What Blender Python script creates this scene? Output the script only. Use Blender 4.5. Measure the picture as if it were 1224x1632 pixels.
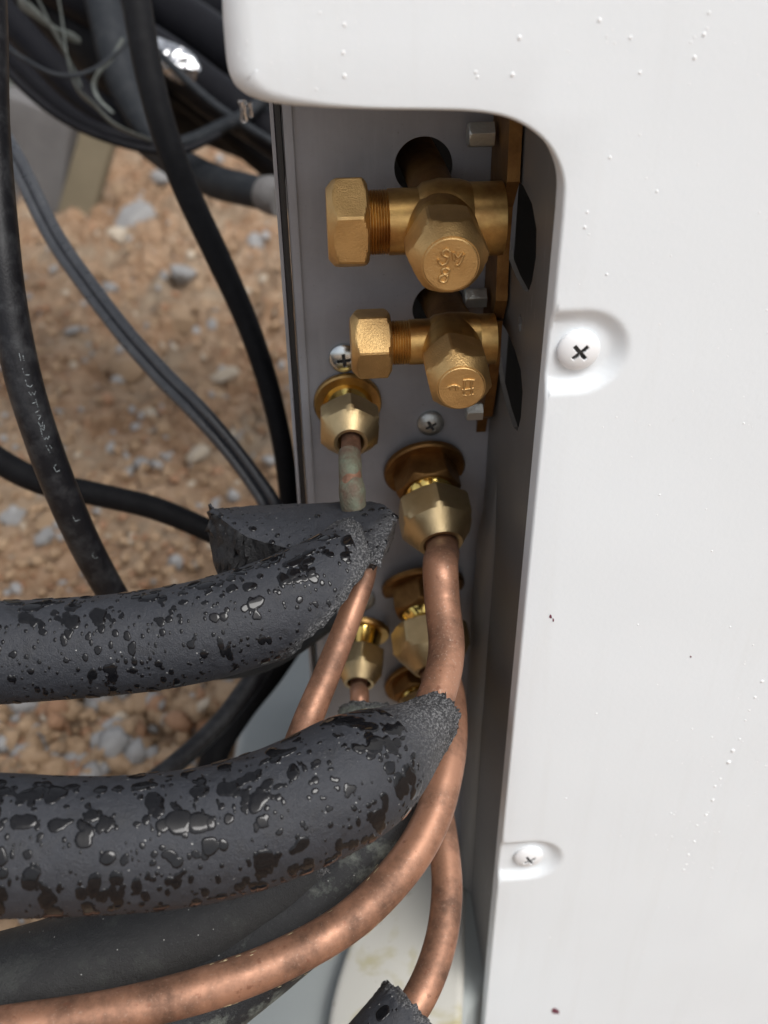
import bpy, bmesh, math, random
import numpy as np
from mathutils import Vector, Matrix
from mathutils.geometry import delaunay_2d_cdt

for o in list(bpy.data.objects): bpy.data.objects.remove(o)
scene = bpy.context.scene
COL = scene.collection
random.seed(7); RNG = np.random.default_rng(7)
R_ = math.radians

# ------------------------------------------------------------------ camera
H = 0.45                      # camera height above the ground (m)
F = 1556.0                    # focal length in photo pixels (photo 1224 x 1632)
RM = (Matrix.Rotation(R_(-4), 3, 'Z') @ Matrix.Rotation(R_(90 - 35), 3, 'X') @ Matrix.Rotation(R_(-0.6), 3, 'Z'))
cam_d = bpy.data.cameras.new('camera'); cam = bpy.data.objects.new('camera', cam_d); COL.objects.link(cam)
cam.matrix_world = Matrix.Translation((0, 0, H)) @ RM.to_4x4()
cam_d.sensor_fit = 'VERTICAL'; cam_d.sensor_height = 36; cam_d.lens = F / 1632 * 36
cam_d.clip_start = 0.01; cam_d.clip_end = 500
cam_d.dof.use_dof = True; cam_d.dof.focus_distance = 0.235; cam_d.dof.aperture_fstop = 14
scene.camera = cam

# ------------------------------------------------------------------ light (overcast)
SUN_EL, SUN_AZ = 56.0, 142.0            # azimuth from +Y towards +X : behind the camera, to the right
w = bpy.data.worlds.new('World'); scene.world = w; w.use_nodes = True
nt = w.node_tree; nt.nodes.clear()
out = nt.nodes.new('ShaderNodeOutputWorld'); bg = nt.nodes.new('ShaderNodeBackground')
sky = nt.nodes.new('ShaderNodeTexSky'); sky.sky_type = 'NISHITA'; sky.sun_disc = False
sky.sun_elevation = R_(SUN_EL); sky.sun_rotation = R_(SUN_AZ)
sky.air_density = 1.0; sky.dust_density = 4.0; sky.ozone_density = 1.0
hsv = nt.nodes.new('ShaderNodeHueSaturation'); hsv.inputs['Saturation'].default_value = 0.30
nt.links.new(sky.outputs[0], hsv.inputs['Color']); nt.links.new(hsv.outputs[0], bg.inputs[0])
bg.inputs[1].default_value = 0.13
nt.links.new(bg.outputs[0], out.inputs[0])
sl = bpy.data.lights.new('sun', 'SUN'); sl.energy = 1.4; sl.angle = R_(30); sl.color = (1, .985, .96)
sun = bpy.data.objects.new('sun', sl); COL.objects.link(sun)
sd = Vector((math.sin(R_(SUN_AZ)) * math.cos(R_(SUN_EL)), math.cos(R_(SUN_AZ)) * math.cos(R_(SUN_EL)), math.sin(R_(SUN_EL))))
sun.rotation_euler = sd.to_track_quat('Z', 'Y').to_euler()
scene.view_settings.view_transform = 'Standard'; scene.view_settings.look = 'None'
scene.view_settings.exposure = 0.42; scene.view_settings.gamma = 1.0
scene.render.engine = 'CYCLES'
scene.cycles.max_bounces = 8

# ------------------------------------------------------------------ pixel -> world helpers
CAM = Vector((0, 0, H))
def ray(u, v): return RM @ Vector(((u - 612) / F, -(v - 816) / F, -1.0))
def at_d(u, v, d): return CAM + ray(u, v) * d              # d: depth along the view axis
def at_y(u, v, y): r = ray(u, v); return CAM + r * (y / r.y)
def at_x(u, v, x): r = ray(u, v); return CAM + r * (x / r.x)
def at_z(u, v, z): r = ray(u, v); return CAM + r * ((z - H) / r.z)
def depth(p): return -(RM.transposed() @ (Vector(p) - CAM)).z
def mpp(p): return depth(p) / F                            # metres per photo pixel there

# ------------------------------------------------------------------ numpy value noise
def _hash(ix, iy, iz, seed):
    n = (ix.astype(np.int64) * 374761393 + iy.astype(np.int64) * 668265263 + iz.astype(np.int64) * 2147483647 + seed * 1274126177) & 0xffffffff
    n = ((n ^ (n >> 13)) * 1274126177) & 0xffffffff
    n = ((n ^ (n >> 16)) * 2246822519) & 0xffffffff
    return ((n ^ (n >> 15)) & 0xffffff) / float(0xffffff)
def vnoise(x, y, z=0.0, seed=0):
    x = np.asarray(x, float); y = np.asarray(y, float); z = np.zeros_like(x) + z
    ix, iy, iz = np.floor(x), np.floor(y), np.floor(z); fx, fy, fz = x - ix, y - iy, z - iz
    fx = fx * fx * (3 - 2 * fx); fy = fy * fy * (3 - 2 * fy); fz = fz * fz * (3 - 2 * fz)
    r = 0
    for a in (0, 1):
        for b in (0, 1):
            for c in (0, 1):
                wgt = (fx if a else 1 - fx) * (fy if b else 1 - fy) * (fz if c else 1 - fz)
                r = r + wgt * _hash(ix + a, iy + b, iz + c, seed)
    return r
def fbm(x, y, z=0.0, seed=0, oct=3):
    r = 0; a = .5; t = 0
    for k in range(oct):
        r = r + a * vnoise(x * 2 ** k, y * 2 ** k, np.asarray(z) * 2 ** k, seed + k); t += a; a *= .5
    return r / t
def sstep(a, b, x):
    t = np.clip((np.asarray(x, float) - a) / (b - a), 0, 1); return t * t * (3 - 2 * t)

# ------------------------------------------------------------------ object helpers
def mesh_from(name, V, Fc, smooth=True, sharp=None):
    me = bpy.data.meshes.new(name)
    me.from_pydata([tuple(map(float, v)) for v in V], [], [tuple(map(int, f)) for f in Fc])
    me.update()
    if smooth:
        me.shade_smooth()
        if sharp: me.set_sharp_from_angle(angle=R_(sharp))
    return me
def put(name, me, mat, parent=None, kind=None, label=None):
    o = bpy.data.objects.new(name, me); COL.objects.link(o)
    if mat is not None and not me.materials: me.materials.append(mat)
    if parent is not None:
        o.parent = parent; o.matrix_parent_inverse = Matrix.Translation(-world_loc(parent))
    if kind: o['kind'] = kind
    if label: o['label'] = label
    return o
def world_loc(o):
    p = Vector(o.location) if o.type == 'EMPTY' else Vector((0, 0, 0))
    return p
def tag(o, label, cat, group=None):
    o['label'] = label; o['category'] = cat
    if group: o['group'] = group
    return o
def thing(name, label, cat, loc, group=None):
    e = bpy.data.objects.new(name, None); COL.objects.link(e); e.location = Vector(loc); e.empty_display_size = .01
    return tag(e, label, cat, group)

def catmull(P, n=24):
    P = np.asarray(P, float); Q = np.vstack([2 * P[0] - P[1], P, 2 * P[-1] - P[-2]]); outp = []
    for i in range(1, len(Q) - 2):
        t = np.linspace(0, 1, n, endpoint=False)[:, None]
        p0, p1, p2, p3 = Q[i - 1], Q[i], Q[i + 1], Q[i + 2]
        outp.append(.5 * ((2 * p1) + (-p0 + p2) * t + (2 * p0 - 5 * p1 + 4 * p2 - p3) * t ** 2 + (-p0 + 3 * p1 - 3 * p2 + p3) * t ** 3))
    outp.append(P[-1:]); return np.vstack(outp)
def px_path(ctrl, n=24):
    """ctrl rows (u, v, depth, radius in photo pixels) -> dense rows (x, y, z, r)"""
    rows = []
    for u, v, d, r in ctrl:
        p = at_d(u, v, d); rows.append((p.x, p.y, p.z, r * d / F))
    return catmull(rows, n)
def frames(C, up=(0, 0, 1)):
    T = np.gradient(C, axis=0); T /= np.linalg.norm(T, axis=1)[:, None]
    N = np.zeros_like(C); n = np.array(up, float) - T[0] * np.dot(up, T[0]); n /= np.linalg.norm(n)
    for i in range(len(C)):
        n = n - T[i] * np.dot(n, T[i]); n /= np.linalg.norm(n); N[i] = n
    return T, N, np.cross(T, N)
def tube_mesh(name, path, seg=24, cap=True, wob=0.0, flat=1.0, seed=0):
    C, r = path[:, :3], path[:, 3]; T, N, B = frames(C)
    th = np.linspace(0, 2 * math.pi, seg, endpoint=False)
    V = []
    for i in range(len(C)):
        rr = r[i] * np.ones(seg)
        if wob: rr = rr * (1 + wob * (vnoise(C[i, 0] * 60 + np.cos(th), C[i, 1] * 60 + np.sin(th), C[i, 2] * 60, seed) - .5) * 2)
        V.append(C[i] + (rr * np.cos(th))[:, None] * N[i] + (flat * rr * np.sin(th))[:, None] * B[i])
    n = len(C); V = np.vstack(V); Fc = []
    for i in range(n - 1):
        for j in range(seg):
            k = (j + 1) % seg; Fc.append((i * seg + j, i * seg + k, (i + 1) * seg + k, (i + 1) * seg + j))
    if cap:
        Fc.append(tuple(range(seg))[::-1]); Fc.append(tuple((n - 1) * seg + j for j in range(seg)))
    return mesh_from(name, V, Fc, True, 50)

def axis_frame(a):
    a = Vector(a).normalized(); up = Vector((0, 0, 1)) if abs(a.z) < .9 else Vector((0, 1, 0))
    n = (up - a * up.dot(a)).normalized(); return a, n, a.cross(n)
def lathe(name, org, axis, prof, seg=48, rfun=None, sharp=32):
    """prof: list (z, r); rfun(phi, z, r)->r lets the section be non-round"""
    a, n, b = axis_frame(axis); org = Vector(org); V = []; Fc = []
    for z, r in prof:
        for j in range(seg):
            ph = 2 * math.pi * j / seg; rr = rfun(ph, z, r) if rfun else r
            V.append(org + a * z + n * (rr * math.cos(ph)) + b * (rr * math.sin(ph)))
    m = len(prof)
    for i in range(m - 1):
        for j in range(seg):
            k = (j + 1) % seg; Fc.append((i * seg + j, i * seg + k, (i + 1) * seg + k, (i + 1) * seg + j))
    if prof[0][1] > 1e-6: Fc.append(tuple(range(seg))[::-1])
    if prof[-1][1] > 1e-6: Fc.append(tuple((m - 1) * seg + j for j in range(seg)))
    return mesh_from(name, V, Fc, True, sharp)
def hexr(ph, ap, rot=0.0, rnd=.0):
    x = (ph + rot) % (math.pi / 3) - math.pi / 6
    return min(ap / math.cos(x), ap / math.cos(math.pi / 6) * (1 - rnd))
def hexnut(name, org, axis, ap, L, r_back, s_back, r_front, s_front, bore=0.0, rot=0.0, flat_front=True):
    """hexagon of apothem ap, chamfered by cones (slope s = dr/dz) at both ends, optional bore"""
    zs = [0, .03, .06, .1, .14, .18, .23, .3, .4, .5, .6, .7, .77, .82, .86, .9, .94, .97, 1]
    prof = [(z * L, 0) for z in zs]
    def rf(ph, z, r):
        return min(hexr(ph, ap, rot, .008), r_back + s_back * z, r_front + s_front * (L - z))
    a, n, b = axis_frame(axis); org = Vector(org); seg = 96; V = []; Fc = []
    for z, _ in prof:
        for j in range(seg):
            ph = 2 * math.pi * j / seg; rr = rf(ph, z, 0)
            V.append(org + a * z + n * (rr * math.cos(ph)) + b * (rr * math.sin(ph)))
    rings = len(prof)
    if bore:
        for rr, z in ((bore * 1.08, L), (bore, L - .0006), (bore, L * .45)):
            for j in range(seg):
                ph = 2 * math.pi * j / seg; V.append(org + a * z + n * (rr * math.cos(ph)) + b * (rr * math.sin(ph)))
            rings += 1
    for i in range(rings - 1):
        for j in range(seg):
            k = (j + 1) % seg; Fc.append((i * seg + j, i * seg + k, (i + 1) * seg + k, (i + 1) * seg + j))
    Fc.append(tuple(range(seg))[::-1]); Fc.append(tuple((rings - 1) * seg + j for j in range(seg)))
    return mesh_from(name, V, Fc, True, 17)
def box_mesh(name, size, bev=.0, mat4=None, seg=2):
    bm = bmesh.new(); bmesh.ops.create_cube(bm, size=1)
    for v in bm.verts: v.co = Vector((v.co.x * size[0], v.co.y * size[1], v.co.z * size[2]))
    if bev: bmesh.ops.bevel(bm, geom=bm.edges[:], offset=bev, segments=seg, profile=.6, affect='EDGES')
    if mat4 is not None: bmesh.ops.transform(bm, matrix=mat4, verts=bm.verts[:])
    me = bpy.data.meshes.new(name); bm.to_mesh(me); bm.free(); me.shade_smooth(); me.set_sharp_from_angle(angle=R_(35)); return me
def cdt(poly, holes=(), extra=(), spacing=None):
    """constrained triangulation of a 2D polygon with holes and extra interior points -> pts, tris"""
    pts = [Vector(p) for p in poly]; edges = [(i, (i + 1) % len(poly)) for i in range(len(poly))]
    for h in holes:
        b = len(pts); pts += [Vector(p) for p in h]; edges += [(b + i, b + (i + 1) % len(h)) for i in range(len(h))]
    pts += [Vector(p) for p in extra]
    v, e, f, ov, oe, of = delaunay_2d_cdt(pts, edges, [], 0, 1e-7)
    P = np.array(v); tri = np.array([t for t in f if len(t) == 3]); cen = P[tri].mean(axis=1)
    ok = inpoly(cen, np.array(poly))
    for h in holes: ok &= ~inpoly(cen, np.array(h))
    return P, tri[ok]
def inpoly(q, poly):
    x, y = q[:, 0], q[:, 1]; r = np.zeros(len(q), bool); n = len(poly); j = n - 1
    for i in range(n):
        xi, yi = poly[i]; xj, yj = poly[j]
        c = ((yi > y) != (yj > y)) & (x < (xj - xi) * (y - yi) / (yj - yi + 1e-15) + xi); r ^= c; j = i
    return r

# ------------------------------------------------------------------ materials
class NT:
    def __init__(s, name):
        s.m = bpy.data.materials.new(name); s.m.use_nodes = True; s.t = s.m.node_tree; s.b = s.t.nodes['Principled BSDF']
        s.tc = s.t.nodes.new('ShaderNodeTexCoord').outputs['Object']
    def n(s, typ, **kw):
        nd = s.t.nodes.new(typ)
        for k, v in kw.items(): setattr(nd, k, v)
        return nd
    def link(s, a, b): s.t.links.new(a, b)
    def noise(s, scale, detail=3, rough=.55, vec=None, dist=0):
        n = s.n('ShaderNodeTexNoise'); n.inputs['Scale'].default_value = scale; n.inputs['Detail'].default_value = detail
        n.inputs['Roughness'].default_value = rough; n.inputs['Distortion'].default_value = dist; s.link(vec or s.tc, n.inputs['Vector']); return n.outputs['Fac']
    def voro(s, scale, feature='F1', out='Distance', vec=None, rnd=1):
        n = s.n('ShaderNodeTexVoronoi'); n.feature = feature; n.inputs['Scale'].default_value = scale; n.inputs['Randomness'].default_value = rnd
        s.link(vec or s.tc, n.inputs['Vector']); return n.outputs[out]
    def ramp(s, fac, stops):
        n = s.n('ShaderNodeValToRGB'); cr = n.color_ramp
        while len(cr.elements) < len(stops): cr.elements.new(.5)
        for e, (p, c) in zip(cr.elements, stops):
            e.position = p; e.color = (*c, 1) if isinstance(c, tuple) else (c, c, c, 1)
        s.link(fac, n.inputs[0]); return n.outputs[0]
    def mix(s, fac, a, b):
        n = s.n('ShaderNodeMix', data_type='RGBA')
        for sock, v in ((n.inputs['Factor'], fac), (n.inputs['A'], a), (n.inputs['B'], b)):
            if hasattr(v, 'is_output'): s.link(v, sock)
            elif isinstance(v, tuple): sock.default_value = (*v, 1)
            else: sock.default_value = v
        return n.outputs['Result']
    def math(s, op, a, b=0.0, clamp=False):
        n = s.n('ShaderNodeMath', operation=op, use_clamp=clamp)
        for sock, v in ((n.inputs[0], a), (n.inputs[1], b)):
            if hasattr(v, 'is_output'): s.link(v, sock)
            else: sock.default_value = v
        return n.outputs[0]
    def bump(s, h, dist, strength=1.0, prev=None):
        n = s.n('ShaderNodeBump'); n.inputs['Distance'].default_value = dist; n.inputs['Strength'].default_value = strength
        s.link(h, n.inputs['Height'])
        if prev is not None: s.link(prev, n.inputs['Normal'])
        return n.outputs[0]
    def attr(s, name):
        n = s.n('ShaderNodeAttribute'); n.attribute_name = name; return n.outputs['Fac']
    def set(s, **kw):
        for k, v in kw.items():
            sock = s.b.inputs[k.replace('_', ' ')]
            if hasattr(v, 'is_output'): s.link(v, sock)
            elif isinstance(v, tuple) and len(v) == 3: sock.default_value = (*v, 1)
            else: sock.default_value = v
        return s.m

M = {}
t = NT('white_enamel')
mp = t.n('ShaderNodeMapping'); mp.inputs['Scale'].default_value = (1, 1, .06); t.link(t.tc, mp.inputs[0])
strk = t.ramp(t.noise(170, 4, .6, mp.outputs[0]), [(.55, 0.0), (.75, 1.0)]); spot = t.ramp(t.noise(330, 4, .6), [(.68, 0.0), (.76, 1.0)])
cc = t.mix(t.noise(35, 4), (.735, .775, .805), (.755, .795, .82)); cc = t.mix(t.math('MULTIPLY', strk, .22), cc, (.66, .68, .68)); cc = t.mix(t.math('MULTIPLY', spot, .12), cc, (.52, .50, .46))
t.set(Base_Color=cc, Roughness=t.ramp(t.noise(60, 3), [(.3, .44), (.7, .56)]),
      Normal=t.bump(t.noise(14, 1), .003, .35, t.bump(t.noise(900, 2), .00006, .5)), Specular_IOR_Level=.45)
M['white'] = t.m
t = NT('grey_paint')
grime = t.ramp(t.noise(28, 5, .65), [(.35, 0.0), (.75, 1.0)])
mp = t.n('ShaderNodeMapping'); mp.inputs['Scale'].default_value = (1, 1, .09); t.link(t.tc, mp.inputs[0])
strk = t.ramp(t.noise(420, 4, .65, mp.outputs[0]), [(.52, 0.0), (.74, 1.0)]); spk = t.ramp(t.noise(800, 3, .6), [(.66, 0.0), (.72, 1.0)])
cc = t.mix(grime, (.285, .285, .305), (.20, .198, .207)); cc = t.mix(t.math('MULTIPLY', strk, .35), cc, (.30, .30, .31)); cc = t.mix(t.math('MULTIPLY', spk, .45), cc, (.08, .065, .05))
t.set(Base_Color=cc, Roughness=t.ramp(grime, [(0, .34), (1, .52)]), Normal=t.bump(t.noise(1500, 2), .00005, .6))
M['grey'] = t.m
t = NT('wall_paint')
mp = t.n('ShaderNodeMapping'); mp.inputs['Scale'].default_value = (1, 6, .35); t.link(t.tc, mp.inputs[0])
scr = t.ramp(t.noise(260, 2, .5, mp.outputs[0]), [(.66, 0.0), (.72, 1.0)])
zone = t.ramp(t.noise(25, 2), [(.45, 0.0), (.6, 1.0)])
f = t.math('MULTIPLY', scr, zone)
t.set(Base_Color=t.mix(f, t.mix(t.noise(30, 4), (.115, .112, .108), (.155, .15, .145)), (.34, .34, .34)), Roughness=.45)
M['wall'] = t.m
t = NT('beige_pan')
st = t.ramp(t.noise(45, 5, .6, dist=.6), [(.50, 0.0), (.66, 1.0)])
st2 = t.ramp(t.noise(190, 3, .6), [(.66, 0.0), (.74, 1.0)])
c = t.mix(st, (.50, .49, .445), (.38, .34, .19)); c = t.mix(t.math('MULTIPLY', st2, .6), c, (.16, .10, .06))
t.set(Base_Color=c, Roughness=.4); M['beige'] = t.m
t = NT('bluegrey_pan')
t.set(Base_Color=t.mix(t.noise(40, 5), (.28, .305, .305), (.35, .37, .36)), Roughness=.38); M['blue'] = t.m
t = NT('black_rubber'); t.set(Base_Color=(.012, .012, .013), Roughness=.5); M['rubber'] = t.m
t = NT('dark_inside'); t.set(Base_Color=(.05, .05, .05), Roughness=.8); M['inside'] = t.m

def brass(name, base, dark, rough, grain=.5, metallic=1.0, grime=.5):
    t = NT(name); g = t.ramp(t.noise(150, 5, .65), [(.38, 0.0), (.75, 1.0)])
    t.set(Base_Color=t.mix(t.math('MULTIPLY', g, grime), base, dark), Metallic=metallic,
          Roughness=t.math('ADD', t.math('MULTIPLY', t.noise(220, 3), .18), rough - .08),
          Normal=t.bump(t.noise(2600, 2, .6), .00012, grain)); M[name] = t.m
brass('brass_cast', (.74, .50, .22), (.40, .22, .08), .45, 1.1)
brass('brass_machined', (.66, .43, .16), (.28, .13, .045), .37, .25, grime=.85)
brass('brass_polished', (.90, .66, .20), (.62, .36, .10), .13, .05)
brass('brass_bracket', (.30, .165, .06), (.13, .06, .022), .48, .7, grime=.9)
brass('brass_pale', (.62, .48, .27), (.38, .27, .13), .40, .6)
def copper(name, seedv, pale):
    t = NT(name); mp = t.n('ShaderNodeMapping'); mp.inputs['Location'].default_value = (seedv, seedv * 2, 0); t.link(t.tc, mp.inputs[0]); v = mp.outputs[0]
    g = t.ramp(t.noise(70, 6, .68, v), [(.40, 0.0), (.64, 1.0)])
    sp = t.ramp(t.noise(420, 3, .6, v), [(.63, 0.0), (.70, 1.0)])
    c = t.mix(g, (.36, .185, .115), (.13, .068, .043)); c = t.mix(t.math('MULTIPLY', sp, .75), c, (.20, .085, .05))
    ox = t.ramp(t.noise(1500, 2, .6, v), [(.60, 0.0), (.75, 1.0)])
    c = t.mix(t.math('MULTIPLY', ox, pale), c, (.42, .31, .24))
    t.set(Base_Color=c, Metallic=.52, Roughness=t.ramp(g, [(0, .44), (1, .62)]), Normal=t.bump(t.noise(700, 3, v), .00005, .5) if False else t.bump(t.noise(700, 3, .6, v), .00005, .5))
    M[name] = t.m
copper('copper', 0.0, .35); copper('copper_dusty', 3.3, .8)
t = NT('verdigris_copper')
g = t.ramp(t.noise(240, 4, .65), [(.36, 0.0), (.66, 1.0)])
t.set(Base_Color=t.mix(g, (.105, .07, .048), (.125, .14, .098)), Metallic=.25, Roughness=.7, Normal=t.bump(t.noise(1200, 4), .0004, .8)); M['verdigris'] = t.m
t = NT('zinc'); t.set(Base_Color=t.mix(t.noise(300, 3), (.55, .60, .62), (.75, .78, .78)), Metallic=1.0, Roughness=.26); M['zinc'] = t.m
t = NT('zinc_dull'); t.set(Base_Color=t.mix(t.noise(300, 3), (.42, .44, .43), (.60, .62, .60)), Metallic=.9, Roughness=.42, Normal=t.bump(t.noise(1500, 3), .0002, .6)); M['zinc_dull'] = t.m
t = NT('slot_dark'); t.set(Base_Color=(.10, .10, .10), Roughness=.6, Metallic=.5); M['slot'] = t.m
t = NT('screw_enamel'); t.set(Base_Color=(.78, .79, .80), Roughness=.3); M['screw'] = t.m

def foam(name, base, soakamt=.8, mould=0.0):
    t = NT(name); n1 = t.noise(2600, 3, .7); n2 = t.noise(130, 4, .6); torn = t.attr('torn')
    c = t.mix(n2, tuple(x * .72 for x in base), tuple(x * 1.35 for x in base))
    cell = t.voro(1500); spk = t.ramp(t.noise(1900, 3, .7), [(.46, 0.0), (.66, 1.0)])
    c = t.mix(torn, c, t.mix(spk, (.03, .03, .033), (.27, .27, .27)))
    dots = t.math('LESS_THAN', t.voro(330), .055)  # pale dots paint the glitter of tiny droplets into the foam colour
    c = t.mix(t.math('MULTIPLY', dots, .7), c, (.42, .42, .40)); dst = t.ramp(t.noise(1700, 2, .6), [(.60, 0.0), (.72, 1.0)]); c = t.mix(t.math('MULTIPLY', dst, .18), c, (.11, .11, .11))
    if mould:
        mk = t.ramp(t.noise(75, 6, .7), [(.54, 0.0), (.70, 1.0)])
        c = t.mix(t.math('MULTIPLY', mk, mould), c, (.20, .22, .19))
    soak = t.ramp(t.noise(210, 3, .5, dist=.5), [(.55, 0.0), (.68, 1.0)]); c = t.mix(t.math('MULTIPLY', soak, soakamt), c, (.006, .006, .007))
    rg = t.math('SUBTRACT', t.math('ADD', t.math('MULTIPLY', t.noise(300, 4, .65), .30), .46), t.math('MULTIPLY', soak, soakamt * .34))
    b = t.bump(n1, .0005, .55); b = t.bump(t.noise(420, 4, .7), .0012, .35, b)
    hb = t.n('ShaderNodeBump'); hb.inputs['Distance'].default_value = .0007; t.link(t.noise(1300, 3, .75), hb.inputs['Height']); t.link(torn, hb.inputs['Strength']); t.link(b, hb.inputs['Normal'])
    t.set(Base_Color=c, Roughness=rg, Normal=hb.outputs[0], Specular_IOR_Level=.55); M[name] = t.m
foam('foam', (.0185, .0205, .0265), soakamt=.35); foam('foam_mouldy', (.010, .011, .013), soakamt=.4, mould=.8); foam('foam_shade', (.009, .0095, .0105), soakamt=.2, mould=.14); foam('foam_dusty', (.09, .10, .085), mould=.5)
foam('foam_cut', (.008, .008, .009))
t = NT('water_on_foam'); t.set(Base_Color=t.mix(t.noise(900, 2), (.002, .002, .003), (.010, .010, .011)), Roughness=.05, IOR=1.38, Specular_IOR_Level=.5); M['water'] = t.m
t = NT('water_clear'); t.set(Base_Color=(1, 1, 1), Roughness=.02, IOR=1.33, Transmission_Weight=1.0); M['clear'] = t.m
t = NT('rain_bead'); t.set(Base_Color=(.86, .87, .88), Roughness=.04, IOR=1.33, Coat_Weight=.5, Coat_Roughness=.02); M['bead'] = t.m  # clear beads painted white, so their small bright highlights sit in the base colour
def cable(name, col, rough, dust=.3, spec=.4):
    t = NT(name); d = t.ramp(t.noise(140, 5, .7), [(.45, 0.0), (.75, 1.0)])
    t.set(Base_Color=t.mix(t.math('MULTIPLY', d, dust), col, (.13, .135, .14) if spec > .25 else (.05, .052, .055)), Roughness=t.math('ADD', t.math('MULTIPLY', t.noise(260, 4), .3), rough - .12),
          Normal=t.bump(t.noise(1400, 3), .0002, .5), Specular_IOR_Level=spec); M[name] = t.m
cable('cable_black', (.008, .008, .010), .42, .28, .3); cable('cable_matt', (.006, .006, .007), .6, .10, .14); cable('cable_grey', (.045, .048, .055), .28, .3, .7)
cable('hose_black', (.006, .006, .008), .5, .06, .14); cable('hose_dusty', (.018, .021, .025), .6, .5, .2)
t = NT('print_ink'); t.set(Base_Color=t.mix(t.ramp(t.noise(1500, 3), [(.4, 0.0), (.6, 1.0)]), (.02, .02, .022), (.22, .25, .26)), Roughness=.6); M['ink'] = t.m
t = NT('soil')
v1 = t.noise(9, 5, .6); v2 = t.noise(55, 5, .65); v3 = t.noise(420, 4, .7)
c = t.ramp(v2, [(.25, (.125, .066, .034)), (.46, (.31, .19, .11)), (.70, (.50, .35, .235))])
c = t.mix(t.ramp(v1, [(.45, 0.0), (.68, 1.0)]), c, (.36, .285, .205))
c = t.mix(t.ramp(v3, [(.50, 0.0), (.75, .55)]), c, (.13, .075, .04))
t.set(Base_Color=c, Roughness=.8, Normal=t.bump(v3, .004, .8), Specular_IOR_Level=.3); M['soil'] = t.m
def stone(name, a, b):
    t = NT(name); oi = t.n('ShaderNodeObjectInfo').outputs['Random']
    c = t.mix(t.noise(120, 5, .65), a, b)
    t.set(Base_Color=c, Roughness=.7, Normal=t.bump(t.noise(500, 4), .002, .6)); M[name] = t.m
stone('stone_grey', (.22, .215, .21), (.42, .415, .41)); stone('stone_pale', (.40, .32, .23), (.62, .55, .45))
stone('stone_tan', (.27, .17, .095), (.46, .325, .205)); stone('stone_rust', (.28, .15, .08), (.38, .22, .13))
t = NT('concrete_grey'); t.set(Base_Color=t.mix(t.noise(30, 6, .6), (.10, .095, .095), (.17, .165, .16)), Roughness=.8, Normal=t.bump(t.noise(250, 4), .003, .5)); M['conc'] = t.m
t = NT('concrete_mossy'); t.set(Base_Color=t.mix(t.noise(24, 6, .65), (.10, .12, .105), (.22, .235, .22)), Roughness=.85, Normal=t.bump(t.noise(180, 4), .004, .6)); M['conc_moss'] = t.m
t = NT('wood_yellow'); t.set(Base_Color=t.mix(t.noise(30, 5, .6), (.12, .098, .06), (.19, .155, .10)), Roughness=.8); M['tan_side'] = t.m
t = NT('foil'); t.set(Base_Color=(.85, .85, .86), Metallic=1.0, Roughness=.25, Normal=t.bump(t.noise(90, 2), .01, 1.0)); M['foil'] = t.m
t = NT('strip_pale'); t.set(Base_Color=t.mix(t.noise(200, 4), (.06, .07, .065), (.16, .175, .16)), Roughness=.7); M['strip'] = t.m
t = NT('speck'); t.set(Base_Color=(.13, .025, .05), Roughness=.6); M['speck'] = t.m

# ================================================================== GROUND
def ground_h(x, y):
    x = np.asarray(x, float); y = np.asarray(y, float)
    wx = x + .02 * (vnoise(x * 30, y * 30, 0, 91) - .5); wy = y + .02 * (vnoise(x * 30, y * 30, 0, 92) - .5)
    h = .030 * (vnoise(x * 3, y * 3, 0, 1) - .5)
    b1 = np.abs(2 * vnoise(wx * 22, wy * 22, 0, 2) - 1); b2 = np.abs(2 * vnoise(wx * 52, wy * 52, 0, 3) - 1)
    b3 = np.abs(2 * vnoise(wx * 110, wy * 110, 0, 4) - 1); b4 = vnoise(wx * 240, wy * 240, 0, 5)
    amp = .45 + .9 * vnoise(x * 4, y * 4, 0, 6)
    h = h + amp * (.022 * b1 + .022 * b2 + .013 * b3 + .005 * b4) - .012
    far = np.exp(-(np.maximum(np.hypot(x, y) - 6, 0) / 6) ** 2)
    return h * far
ys = np.concatenate([[-60, -20, -6, -2, -.6, -.1], .1 + .0042 * np.cumsum(1 + .004 * np.arange(560) ** 1.02)])
ys = np.concatenate([ys, ys[-1] + np.array([.05, .2, .6, 1.5, 4, 10, 30, 80])])
xs = np.concatenate([[-80, -30, -10, -5, -3.2, -2.6], np.arange(-2.2, -.75, .009), np.arange(-.75, .12, .0042), np.arange(.12, .6, .02), [.8, 1.5, 4, 12, 40, 80]])
X, Y = np.meshgrid(xs, ys); Z = ground_h(X, Y)
V = np.stack([X, Y, Z], -1).reshape(-1, 3); nx, ny = len(xs), len(ys)
idx = np.arange(nx * ny).reshape(ny, nx)
Q = np.stack([idx[:-1, :-1], idx[:-1, 1:], idx[1:, 1:], idx[1:, :-1]], -1).reshape(-1, 4)
def fast_mesh(name, V, Q):
    me = bpy.data.meshes.new(name); k = Q.shape[1]
    me.vertices.add(len(V)); me.vertices.foreach_set('co', np.asarray(V, np.float32).ravel())
    me.loops.add(Q.size); me.loops.foreach_set('vertex_index', Q.astype(np.int32).ravel())
    me.polygons.add(len(Q)); me.polygons.foreach_set('loop_start', np.arange(0, Q.size, k, dtype=np.int32))
    me.update(calc_edges=True); me.validate(); me.shade_smooth(); return me
g = put('ground', fast_mesh('ground', V, Q), M['soil']); g['kind'] = 'structure'

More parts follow.
